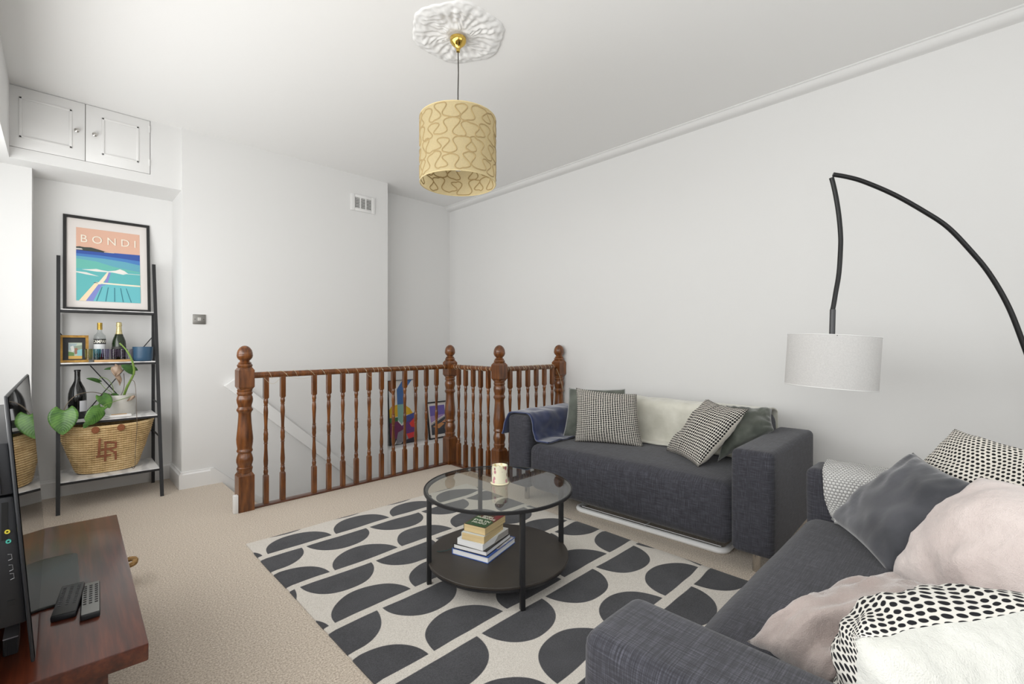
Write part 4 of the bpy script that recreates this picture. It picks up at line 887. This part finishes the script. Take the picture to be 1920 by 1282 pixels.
# ---- second shelf
cw = P(145, 781, y=4.74); cw = V3((cw.x, 4.74, Z2)); hb = zof(145, 693, 4.74)-Z2; r = (P(163, 740, y=4.74).x-P(127, 740, y=4.74).x)/2
bt = bottle('wine_bottle', cw, [(0.001, 0.010), (r-0.008, 0.0), (r, 0.008), (r, hb*0.44), (r*0.96, hb*0.52), (r*0.80, hb*0.62), (r*0.55, hb*0.70), (0.0185, hb*0.77), (0.0165, hb*0.82), (0.0165, hb*0.96), (0.019, hb*0.965), (0.019, hb*0.995), (0.017, hb), (0.001, hb)], plain('black_wine_glass', srgb(14, 14, 15), 0.10, 0.0, Coat_Weight=0.3), 'large dark wine bottle with a white label beside the potted plant', [])
lab = []
for k2 in range(9):
    a = math.radians(-78+9*k2); lab.append((cw.x+(r+0.0006)*math.cos(a), cw.y+(r+0.0006)*math.sin(a)))
Vs = [(x, y, cw.z+0.055) for x, y in lab]+[(x, y, cw.z+0.135) for x, y in lab]
MB().add(Vs, [(i, i+1, 10+i, 9+i) for i in range(8)]).build('label', plain('white_label', srgb(214, 214, 220), 0.6), bt, fixn=False)
pc = P(226, 776, y=4.74); pc = V3((pc.x, 4.745, Z2)); pr = 0.092; phh = zof(226, 741, 4.66)-Z2
mo = thing('potted_monstera', pc, 'straggly monstera in a white pot with leaves hanging over the ladder shelf', 'plant')
MB().lathe([(0.001, 0), (pr*0.93, 0), (pr*0.96, 0.004), (pr, phh), (pr-0.006, phh), (pr-0.009, phh-0.02), (0.001, phh-0.02)], pc, 40, cap=False).build('pot', noisy('white_ceramic', srgb(196, 194, 188), srgb(214, 212, 206), 12, 0.5), mo, smooth=True, angle=50)
MB().lathe([(0.001, phh-0.012), (pr-0.008, phh-0.019)], pc, 24, cap=False).build('soil', noisy('dark_soil', srgb(44, 34, 26), srgb(74, 58, 44), 80, 1.0, 0.6, 0.01), mo)
def leaf_mat(name, a, b):
    k = NT(name); co = k.coord('UV'); X, Y, _ = k.xyz(co)
    mid_ = k.math('ABSOLUTE', k.math('SUBTRACT', X, 0.5)); vein = k.math('ABSOLUTE', k.math('SINE', k.math('MULTIPLY', k.math('SUBTRACT', Y, k.math('MULTIPLY', mid_, 0.6)), 32.0)))
    n = k.noise(k.coord(), 18, 3); f = k.math('ADD', k.math('MULTIPLY', n, 0.8), k.math('MULTIPLY', vein, 0.15))
    k.p(Base_Color=k.ramp(f, [(0.3, a), (0.75, b)]), Roughness=0.35); k.b.inputs['Subsurface Weight'].default_value = 0.0; k.bump(vein, 0.15, 0.004); return k.m
m_leaf = leaf_mat('monstera_leaf', srgb(44, 84, 34), srgb(104, 150, 62)); m_dry = leaf_mat('dried_leaf', srgb(132, 108, 88), srgb(182, 158, 136)); m_dleaf = leaf_mat('dark_monstera_leaf', srgb(34, 66, 30), srgb(70, 112, 44))
m_stem = plain('green_stem', srgb(122, 150, 72), 0.5); m_root = plain('grey_brown_root', srgb(104, 92, 78), 0.8)
def leaf(base, tip, nrm, W, mat, fold=0.25, curl=0.15, notch=0, name='leaf', heart=0.18, wav=0.0):
    base, tip, nrm = V3(base), V3(tip), V3(nrm); ax_ = tip-base; L = ax_.length; ax_.normalize(); nrm = (nrm-ax_*nrm.dot(ax_)).normalized(); sd = ax_.cross(nrm)
    nu, nv = 10, 16; V = []; UVs = []; F = []
    for j in range(nv+1):
        t = j/nv; hw = W*(math.sin(math.pi*min(1, (0.06+0.94*t)**0.72)))**0.75
        for i in range(nu+1):
            s = i/nu*2-1; cut = 1.0
            if notch and abs(s) > 0.45: cut = 1-0.45*max(0, math.sin(t*math.pi*notch+ (0.6 if s > 0 else 0)))**6*(abs(s)-0.45)/0.55
            off = hw*s*cut; back = -heart*L*(abs(s)**1.6)*(1-t)**2.0
            h = fold*abs(off)-curl*L*(t-0.3)**2+wav*L*math.sin(7*t+3*s)
            V.append(base+ax_*(L*t+back)+sd*off+nrm*h); UVs.append((i/nu, t))
    for j in range(nv):
        for i in range(nu): a = j*(nu+1)+i; F.append((a, a+1, a+nu+2, a+nu+1))
    o = MB().add(V, F).build(name, mat, mo, smooth=True, fixn=False)
    uvl = o.data.uv_layers.new(name='UVMap')
    for lp in o.data.loops: uvl.data[lp.index].uv = UVs[lp.vertex_index]
    md = o.modifiers.new('thickness', 'SOLIDIFY'); md.thickness = 0.0012
    return o
yl = 4.50
leaf(P(120, 769, y=4.52), P(117, 815, y=4.47), (-0.1, -1, 0.25), 0.078, m_leaf, 0.18, 0.15)
leaf(P(190, 763, y=4.53), P(158, 803, y=4.49), (0.25, -1, 0.1), 0.052, m_leaf, -0.1, 0.2, 3)
leaf(P(190, 742, y=4.62), P(207, 764, y=4.58), (0.3, -0.8, 0.5), 0.048, m_leaf, 0.2, 0.2)
leaf(P(187, 716, y=4.70), P(163, 708, y=4.68), (0, -0.7, 0.8), 0.020, m_dleaf, 0.3, 0.2)
leaf(P(252, 696, y=4.64), P(228, 684, y=4.62), (0, -0.9, 0.3), 0.034, m_dleaf, 0.15, 0.2)
leaf(P(214, 690, y=4.68), P(195, 692, y=4.66), (0, -0.8, 0.6), 0.012, m_dleaf, 0.2, 0.1)
leaf(P(208, 741, y=4.72), P(224, 742, y=4.68), (0, -0.7, 0.7), 0.022, m_dleaf, 0.2, 0.1)
leaf(P(222, 684, y=4.66), P(216, 704, y=4.63), (0, -1, 0.1), 0.038, m_dry, -0.3, 0.3, 2, 'dried_leaf', 0.1, 0.05)
leaf(P(222, 696, y=4.66), P(227, 722, y=4.65), (0.5, -0.8, 0), 0.020, m_dry, -0.5, 0.2, 0, 'dried_leaf', 0.0, 0.06)
leaf(P(253, 742, y=4.655), P(238, 752, y=4.645), (0.2, -1, 0.1), 0.013, m_dry, -0.3, 0.1, 0, 'dried_leaf', 0.0, 0.04)
def stem(pts, r, mat=m_stem, name='stem', n=6): return MB().tube(spline(pts, n), r, 7).build(name, mat, mo, smooth=True)
root0 = P(230, 743, y=4.74)
stem([P(232, 742, y=4.74), P(238, 726, y=4.70), P(250, 702, y=4.64), P(251, 690, y=4.62), P(246, 672, y=4.60), P(236, 655, y=4.60), P(224, 643, y=4.61)], [0.009]*8+[0.008]*8+[0.007]*7+[0.0065]*7+[0.005]*7, name='stem')
stem([P(226, 743, y=4.75), P(232, 728, y=4.72), P(233, 712, y=4.70), P(232, 700, y=4.68)], 0.0022, m_root)
stem([P(214, 740, y=4.74), P(211, 724, y=4.72), P(203, 712, y=4.70), P(190, 707, y=4.70), P(186, 712, y=4.70)], 0.0020, m_stem)
stem([P(216, 741, y=4.73), P(206, 733, y=4.70), P(196, 727, y=4.69), P(187, 716, y=4.70)], 0.0018, m_stem)
stem([P(200, 744, y=4.66), P(190, 738, y=4.62), P(170, 735, y=4.58), P(145, 740, y=4.53), P(128, 754, y=4.51), P(120, 769, y=4.515)], 0.0026, m_root)
stem([P(212, 742, y=4.68), P(203, 738, y=4.66), P(190, 742, y=4.62)], 0.0022, m_root)
stem([P(246, 743, y=4.67), P(216, 752, y=4.58), P(200, 757, y=4.55), P(190, 763, y=4.53)], 0.0022, m_stem)
stem([P(243, 712, y=4.66), P(252, 716, y=4.60), P(255, 740, y=4.56), P(256, 770, y=4.545), P(257, 800, y=4.54), P(254, 840, y=4.53), P(253, 872, y=4.53), P(250, 878, y=4.53), P(246, 874, y=4.535)], 0.0018, m_root, 'aerial_root')
# white handset on the shelf
q = P(222, 780, y=4.60)
hs = thing('white_device', (q.x, 4.60, Z2), 'small white plastic handset and charger lying beside the plant pot', 'device')
x0_ = P(205, 781, y=4.60).x; x1_ = P(247, 776, y=4.60).x
MB().box(x0_, x1_, 4.585, 4.625, Z2+0.0005, Z2+0.022).build('handset', plain('white_plastic', srgb(232, 230, 228), 0.3), hs, bevel=0.007)
MB().box(x0_+0.01, x1_-0.03, 4.588, 4.62, Z2+0.0215, Z2+0.0245).build('wooden_inlay', m_tray, hs, bevel=0.001)
MB().tube(spline([(x0_-0.028, 4.60, Z2+0.008), (x0_-0.030, 4.625, Z2+0.014), (x0_-0.005, 4.63, Z2+0.014), (x0_+0.0, 4.595, Z2+0.008)], 6, True), 0.005, 8, closed=True).build('loop', plain('white_cable', srgb(226, 224, 222), 0.4), hs, smooth=True)
# ---- straw basket with a monogram
bc = V3((0.268, 4.665, Z1)); zt_ = 0.348
bsk = thing('straw_basket', bc, 'large woven straw basket with a brown LR monogram on the bottom shelf', 'basket')
def brad(t, a):
    ax_ = 0.168+0.108*t**0.9; ay_ = 0.085+0.045*t
    sq = (abs(math.cos(a))**2.4+abs(math.sin(a))**2.4)**(-1/2.4); return ax_*sq*math.cos(a), ay_*sq*math.sin(a)
NBAND = 21; ring = []; npb = 5; na = 72
Vs = []; Fs = []
for i in range(NBAND*npb+1):
    t = i/(NBAND*npb); ph_ = (i % npb)/npb; bul = 0.0105*math.sin(math.pi*ph_)
    for j in range(na):
        a = 2*math.pi*j/na; x, y = brad(t, a); n = V3((x, y*2, 0)).normalized(); lift = 0.020*abs(math.cos(a))**3*t*t-0.006*(1-t)*abs(math.cos(a))*0
        wob = 0.003*noise.noise(V3((x*12, y*12, t*6)))
        Vs.append(bc+V3((x, y, zt_*t+lift+0.012*abs(math.cos(a))**4*(1-t)))+n*(bul+wob))
for i in range(NBAND*npb):
    for j in range(na): j2 = (j+1)%na; Fs.append((i*na+j, i*na+j2, (i+1)*na+j2, (i+1)*na+j))
Fs.append(tuple(range(na))[::-1])
def straw():
    k = NT('braided_straw'); co = k.coord(); X, Y, Z = k.xyz(co)
    w = k.math('SINE', k.math('ADD', k.math('MULTIPLY', X, 420.0), k.math('MULTIPLY', k.math('SINE', k.math('MULTIPLY', Z, 380.0)), 1.6))); n = k.noise(co, 40, 3); big = k.noise(co, 6, 2)
    f = k.math('ADD', k.math('MULTIPLY', w, 0.05), k.math('ADD', k.math('MULTIPLY', n, 0.5), k.math('MULTIPLY', big, 0.45)))
    k.p(Base_Color=k.ramp(f, [(0.22, srgb(158, 126, 80)), (0.5, srgb(212, 184, 136)), (0.75, srgb(236, 214, 172))]), Roughness=0.85); k.bump(w, 0.15, 0.002); return k.m
m_straw = straw()
bo = MB().add(Vs, Fs).build('body', m_straw, bsk, smooth=True, angle=80, fixn=False)
md = bo.modifiers.new('thickness', 'SOLIDIFY'); md.thickness = 0.006; md.offset = -1
MB().tube([Vs[NBAND*npb*na+j]+V3((0, 0, 0.001)) for j in range(na)], 0.006, 8, closed=True).build('rim', m_straw, bsk, smooth=True)
def front_y(x, z):
    t = min(max((z-bc.z)/zt_, 0), 1); ax_ = 0.168+0.108*t**0.9; ay_ = 0.085+0.045*t; u_ = min(abs((x-bc.x)/ax_), 0.98); return bc.y-ay_*(1-u_**2.4)**(1/2.4)-0.0145
m_mono = noisy('brown_leather_strip', srgb(122, 70, 44), srgb(158, 100, 70), 40, 0.7, 0.3, 0.003)
def strip(a, b, w):
    pa, pb = P(90+a[0]/5.34, 680+a[1]/5.34, y=4.555), P(90+b[0]/5.34, 680+b[1]/5.34, y=4.555); n = 8; V = []; d = V3((pb.x-pa.x, 0, pb.z-pa.z)).normalized(); s_ = V3((-d.z, 0, d.x))*w/2
    for k2 in range(n+1):
        p_ = pa.lerp(pb, k2/n)
        for sg in (-1, 1):
            x, z = p_.x+s_.x*sg, p_.z+s_.z*sg; V.append((x, front_y(x, z), z))
    MB().add(V, [(2*i, 2*i+1, 2*i+3, 2*i+2) for i in range(n)]).build('monogram_strip', m_mono, bsk, fixn=False)
for a, b, w in (((517, 755), (507, 945), 0.014), ((482, 942), (632, 918), 0.013), ((575, 790), (572, 985), 0.013), ((560, 792), (685, 792), 0.013), ((678, 785), (676, 848), 0.013), ((684, 842), (530, 872), 0.013), ((610, 862), (676, 900), 0.013), ((676, 880), (678, 968), 0.013)): strip(a, b, w)
m_leather = plain('tan_leather', srgb(134, 78, 44), 0.5)
for px, py in ((179, 806), (227, 801)):
    q = P(px, py, y=4.53); yy = front_y(q.x, q.z)
    MB().lathe([(0.001, 0.004), (0.020, 0.004), (0.0225, 0.0), ], seg=22, cap=False, T=lambda v: V3((q.x+v.x, yy-0.001-v.z, q.z+v.y*1.15))).build('leather_tab', m_leather, bsk, smooth=True)
# ================================================================== cushions and throws
def cushion(name, c, thick, mf, mb_, label, cat='cushion', group=None, pinch=0.10, wr=0.010, seed=0, flip=False, p=0.42, bend=0.0, n=26, uvs=1.0, arc=0.35):
    c00, c10, c11, c01 = [V3(q) for q in c]
    nrm = ((c10-c00)+(c11-c01)).cross((c01-c00)+(c11-c10)).normalized()
    if flip: nrm = -nrm
    V = []; UVs = []; F = []; mi = []; idx = {}
    for side in (1, -1):
        for j in range(n+1):
            for i in range(n+1):
                edge = i in (0, n) or j in (0, n)
                if side == -1 and edge: idx[(side, i, j)] = idx[(1, i, j)]; continue
                a, b = 2*i/n-1, 2*j/n-1
                a = math.copysign(abs(a)**0.85, a); b = math.copysign(abs(b)**0.85, b)
                a2 = a*(1-pinch*(1-b*b)*a*a); b2 = b*(1-pinch*(1-a*a)*b*b)
                u_, v_ = (a2+1)/2, (b2+1)/2
                p_ = c00.lerp(c10, u_).lerp(c01.lerp(c11, u_), v_)
                h = thick/2*max(0, (1-a*a)*(1-b*b))**p
                w_ = wr*(noise.noise(V3((a*1.7, b*1.7, seed+side*3)))+0.6*noise.noise(V3((a*4+b*1.5, b*3.0, seed+9+side))))*(1 if not edge else 0.5)
                r2 = max(abs(a), abs(b)); fold = 0.006*math.sin(math.atan2(b, a)*22+seed)*max(0, r2-0.45)**1.5*(1-r2**6)
                p_ = p_+nrm*(side*(h+fold*wr/0.01)+w_+bend*(1-a*a))
                idx[(side, i, j)] = len(V); V.append(p_); UVs.append(tuple(((1-arc)*q+arc*math.asin(max(-1, min(1, q)))*1.25+1)/2*uvs for q in (a, b)))
        for j in range(n):
            for i in range(n):
                q = (idx[(side, i, j)], idx[(side, i+1, j)], idx[(side, i+1, j+1)], idx[(side, i, j+1)])
                F.append(q if side == 1 else q[::-1]); mi.append(0 if side == 1 else 1)
    m = MB(); m.V = V; m.F = F; m.mi = mi
    o = m.build(name, None, mats=[mf, mb_], smooth=True, angle=180, fixn=False, label=label, cat=cat, group=group)
    uvl = o.data.uv_layers.new(name='UVMap')
    for lp in o.data.loops: uvl.data[lp.index].uv = UVs[lp.vertex_index]
    return o
blackd, creamd = srgb(36, 36, 36), srgb(216, 211, 202)
m_dot1 = dots('black_cream_small_dots', 24, 26, blackd, creamd, 0.46, 0.45)
m_dot2 = dots('black_cream_dots_two', 22, 22, blackd, creamd, 0.45, 0.44)
m_dot3 = dots('black_cream_large_dots', 22, 24, srgb(30, 30, 30), srgb(222, 217, 208), 0.36, 0.36, 0.5)
m_dot4 = dots('black_white_bold_dots', 14, 15, srgb(34, 34, 38), srgb(226, 223, 216), 0.40, 0.38, 0.5)
m_creamback = cloth('cream_cotton', srgb(206, 200, 188), srgb(226, 221, 210), 6)
m_velv = cloth('grey_green_velvet', srgb(66, 70, 64), srgb(104, 108, 100), 7, 0.7, 0.6, 0.4, 0.012)
m_charc = cloth('charcoal_velvet', srgb(62, 63, 68), srgb(92, 93, 99), 5, 0.75, 0.5, 0.4, 0.014)
m_pink = cloth('blush_cotton', srgb(204, 190, 186), srgb(222, 210, 206), 7, 0.9, 0.3, 0.9, 0.035)
m_mauve = cloth('taupe_velvet', srgb(160, 147, 142), srgb(188, 175, 170), 7, 0.8, 0.5, 0.9, 0.03)
m_white = cloth('white_cotton', srgb(206, 206, 200), srgb(226, 226, 220), 8, 0.9, 0.3, 0.8, 0.03)
m_cream = cloth('cream_fleece', srgb(196, 194, 182), srgb(218, 216, 205), 7, 1.0, 0.4, 0.6, 0.012)
m_navy = cloth('navy_fleece', srgb(34, 42, 72), srgb(48, 57, 92), 8, 0.95, 0.5, 0.2, 0.006)
def knit():
    k = NT('grey_white_knit'); uv = k.coord('UV'); X, Y, _ = k.xyz(uv)
    y = k.math('MULTIPLY', Y, 58.0); x = k.math('ADD', k.math('MULTIPLY', X, 46.0), k.math('MULTIPLY', k.math('MODULO', k.math('FLOOR', y), 2.0), 0.5))
    a = k.math('ABSOLUTE', k.math('SINE', k.math('MULTIPLY', x, math.pi))); b = k.math('ABSOLUTE', k.math('SINE', k.math('MULTIPLY', y, math.pi))); f = k.math('MULTIPLY', a, b)
    k.p(Base_Color=k.ramp(f, [(0.15, srgb(150, 149, 148)), (0.5, srgb(214, 213, 211))]), Roughness=1.0); k.bump(f, 0.6, 0.006); return k.m
def drape(name, path, wvec, mat, label, cat='blanket', th=0.008, nseg=40, amp=0.006, seed=0, edge=None, n=6, skew=None, uvs=(1, 1)):
    path = spline(path, n); wvec = V3(wvec); V = []; UVs = []; F = []; N = len(path)
    for i, p_ in enumerate(path):
        t = i/(N-1)
        tan = (path[min(i+1, N-1)]-path[max(i-1, 0)]).normalized(); nr_ = tan.cross(wvec.normalized())
        for j in range(nseg+1):
            s = j/nseg; e = 0
            if edge: e = edge(t, s)
            V.append(p_+wvec*s+nr_*(amp*noise.noise(V3((t*5, s*7, seed)))+amp*0.6*noise.noise(V3((t*12, s*14, seed+5))))+tan*e+(skew(t, s) if skew else V3((0, 0, 0)))); UVs.append((s*uvs[0], t*uvs[1]))
    for i in range(N-1):
        for j in range(nseg): a = i*(nseg+1)+j; F.append((a, a+1, a+nseg+2, a+nseg+1))
    o = MB().add(V, F).build(name, mat, smooth=True, angle=180, fixn=False, label=label, cat=cat)
    uvl = o.data.uv_layers.new(name='UVMap')
    for lp in o.data.loops: uvl.data[lp.index].uv = UVs[lp.vertex_index]
    md = o.modifiers.new('thickness', 'SOLIDIFY'); md.thickness = th; md.offset = 0
    return o
# ---- sofa by the wall (local sofa coordinates: x along the front, y depth)
L1 = lambda x, y, z: T1(V3((x, y, z)))
# cream throw over the backrest
drape('cream_throw', [L1(-0.54, 0.56, 0.462), L1(-0.54, 0.628, 0.468), L1(-0.54, 0.640, 0.52), L1(-0.54, 0.642, 0.66), L1(-0.54, 0.662, 0.738), L1(-0.54, 0.735, 0.757), L1(-0.54, 0.83, 0.752), L1(-0.54, 0.890, 0.72), L1(-0.54, 0.898, 0.60)], L1(0.70, 0, 0)-L1(-0.54, 0, 0), m_cream, 'cream throw spread over the backrest of the sofa by the wall', 'throw', 0.010, 44, 0.010, 3)
z_ = 0.452
# dotted cushion, left
cushion('cushion', [P(1077, 828, z=z_), P(1206, 839, z=z_), P(1194, 739, w=3.29), P(1080, 727, w=3.46)], 0.13, m_dot1, m_creamback, 'black and cream dotted cushion standing upright in front of a green-grey one', seed=1, pinch=0.06)
# velvet cushion behind it
cushion('cushion', [P(1056, 818, w=3.54), P(1180, 824, w=3.37), P(1172, 729, w=3.45), P(1067, 727, w=3.60)], 0.10, m_velv, m_velv, 'green-grey velvet cushion wedged by the navy blanket', seed=2, pinch=0.05)
# velvet cushion slumped over the arm
cushion('cushion', [P(1345, 866, z=0.46), P(1452, 806, z=0.665), P(1448, 766, w=2.84), P(1362, 760, w=2.93)], 0.13, m_velv, m_velv, 'green-grey velvet cushion slumped over the sofa arm', seed=5, pinch=0.08, wr=0.022)
# dotted cushion, right
cushion('cushion', [P(1249, 845, z=z_), P(1309, 876, z=z_), P(1405, 767, w=2.72), P(1328, 749, w=3.02)], 0.15, m_dot2, m_creamback, 'black and cream dotted cushion tilted against the slumped green-grey one', seed=4, pinch=0.08, wr=0.016)
# navy blanket over the left arm: two folded layers
bl_edge = lambda t, s: 0.012*math.sin(5*s)
xo = -0.905; xi = -0.705
def navy(off, y0, y1, zin, zout, tail, nm):
    pts = [L1(xo-0.03-off, y0, zout), L1(xo-0.02-off, y0, zout+0.08), L1(xo-0.012-off, y0, 0.60), L1(xo+0.015, y0, 0.646+off), L1(-0.80, y0, 0.652+off), L1(xi-0.02, y0, 0.646+off), L1(xi+0.012+off, y0, 0.60), L1(xi+0.016+off, y0, 0.54), L1(xi+0.022+off, y0, zin+0.03), L1(xi+0.05+off, y0, zin), L1(xi+tail, y0, zin-0.002)]
    return pts
o1 = drape('navy_blanket', navy(0.006, 0.02, 0.6, 0.466, 0.49, 0.15, ''), L1(0, 0.64, 0)-L1(0, 0.02, 0), m_navy, 'navy blue fleece blanket draped over the sofa arm next to the balustrade', 'blanket', 0.010, 30, 0.010, 7, skew=lambda t, s: V3((0.0, 0.0, 0.0))+ (L1(0, -0.05*(1-t)**2*(1-s)+0.03*t*(1-s), 0)-L1(0, 0, 0)))
m_edge = plain('blanket_stitching', srgb(96, 104, 134), 0.9)
edge_pts = [v.co+o1.location for k2, v in enumerate(o1.data.vertices) if k2 % 31 == 0]
MB().tube([q+V3((0, 0, 0.004)) for q in edge_pts], 0.0024, 6).build('stitched_edge', m_edge, o1, smooth=True)
pts = navy(-0.002, 0.055, 0.3, 0.50, 0.47, 0.03, '')[4:9]
lay = spline(pts, 5); Vv = []; w2_ = L1(0, 0.30, 0)-L1(0, 0.0, 0)
for q in lay: Vv += [q+V3((0, 0, 0.0)), q+w2_]
lo_ = MB().add(Vv, [(2*i, 2*i+1, 2*i+3, 2*i+2) for i in range(len(lay)-1)]).build('inner_fold', m_navy, o1, smooth=True, angle=180, fixn=False)
# ---- near sofa
L2 = lambda x, y, z: T2(V3((x, y, z)))
# far arm of the near sofa is at local x = -0.905..-0.705 (world x 2.31..2.51)
ya_ = 0.030
drape('knitted_throw', [L2(-0.918, ya_, 0.36), L2(-0.915, ya_, 0.58), L2(-0.895, ya_, 0.642), L2(-0.81, ya_, 0.652), L2(-0.722, ya_, 0.645), L2(-0.692, ya_, 0.61), L2(-0.687, ya_, 0.53), L2(-0.680, ya_+0.01, 0.475), L2(-0.655, ya_+0.02, 0.464), L2(-0.60, ya_+0.03, 0.462)], L2(0, 0.62, 0)-L2(0, 0.0, 0), knit(), 'pale grey and white knitted throw over the far arm of the cushion-piled sofa', 'throw', 0.010, 40, 0.010, 5, skew=lambda t, s: L2(0, 0.06*t*(1-s), 0)-L2(0, 0, 0))
zs2 = 0.455
cushion('cushion', [P(1557, 973, z=zs2), P(1666, 1074, z=zs2), P(1846, 914, w=1.45), P(1713, 849, w=1.73)], 0.13, m_charc, m_charc, 'plain charcoal velvet cushion between the knitted throw and the blush pillow', seed=11, pinch=0.07, wr=0.016)
cushion('cushion', [(2.25, 0.25, 0.56), (2.00, -0.05, 0.54), (2.12, -0.20, 0.83), P(1790, 804, w=1.82)], 0.12, m_dot3, m_creamback, 'large-dotted black and cream cushion propped behind the charcoal one', seed=12, pinch=0.05, wr=0.012)
cushion('cushion', [P(1668, 1092, z=0.47), (1.46, -0.10, 0.52), (1.60, -0.28, 0.82), P(1850, 898, w=1.32)], 0.26, m_pink, m_pink, 'plump blush pink cushion leaning on the sofa back', seed=13, pinch=0.02, wr=0.02, p=0.5)
cushion('cushion', [P(1400, 1200, z=0.485), P(1560, 1290, w=0.92), P(1940, 1150, w=0.98), P(1600, 1082, w=1.10)], 0.20, m_mauve, m_mauve, 'crumpled taupe cushion slumped on the seat behind the white-backed dotted one', seed=14, pinch=0.03, wr=0.03, p=0.5)
cushion('cushion', [P(1575, 1400, w=0.78), P(2060, 1350, w=0.82), P(2030, 1128, w=0.75), P(1604, 1196, w=0.71)], 0.28, m_white, m_dot4, 'dotted cushion with a plain white back lying by the near sofa arm', seed=15, pinch=0.03, wr=0.022, p=0.5, arc=1.0, n=34)
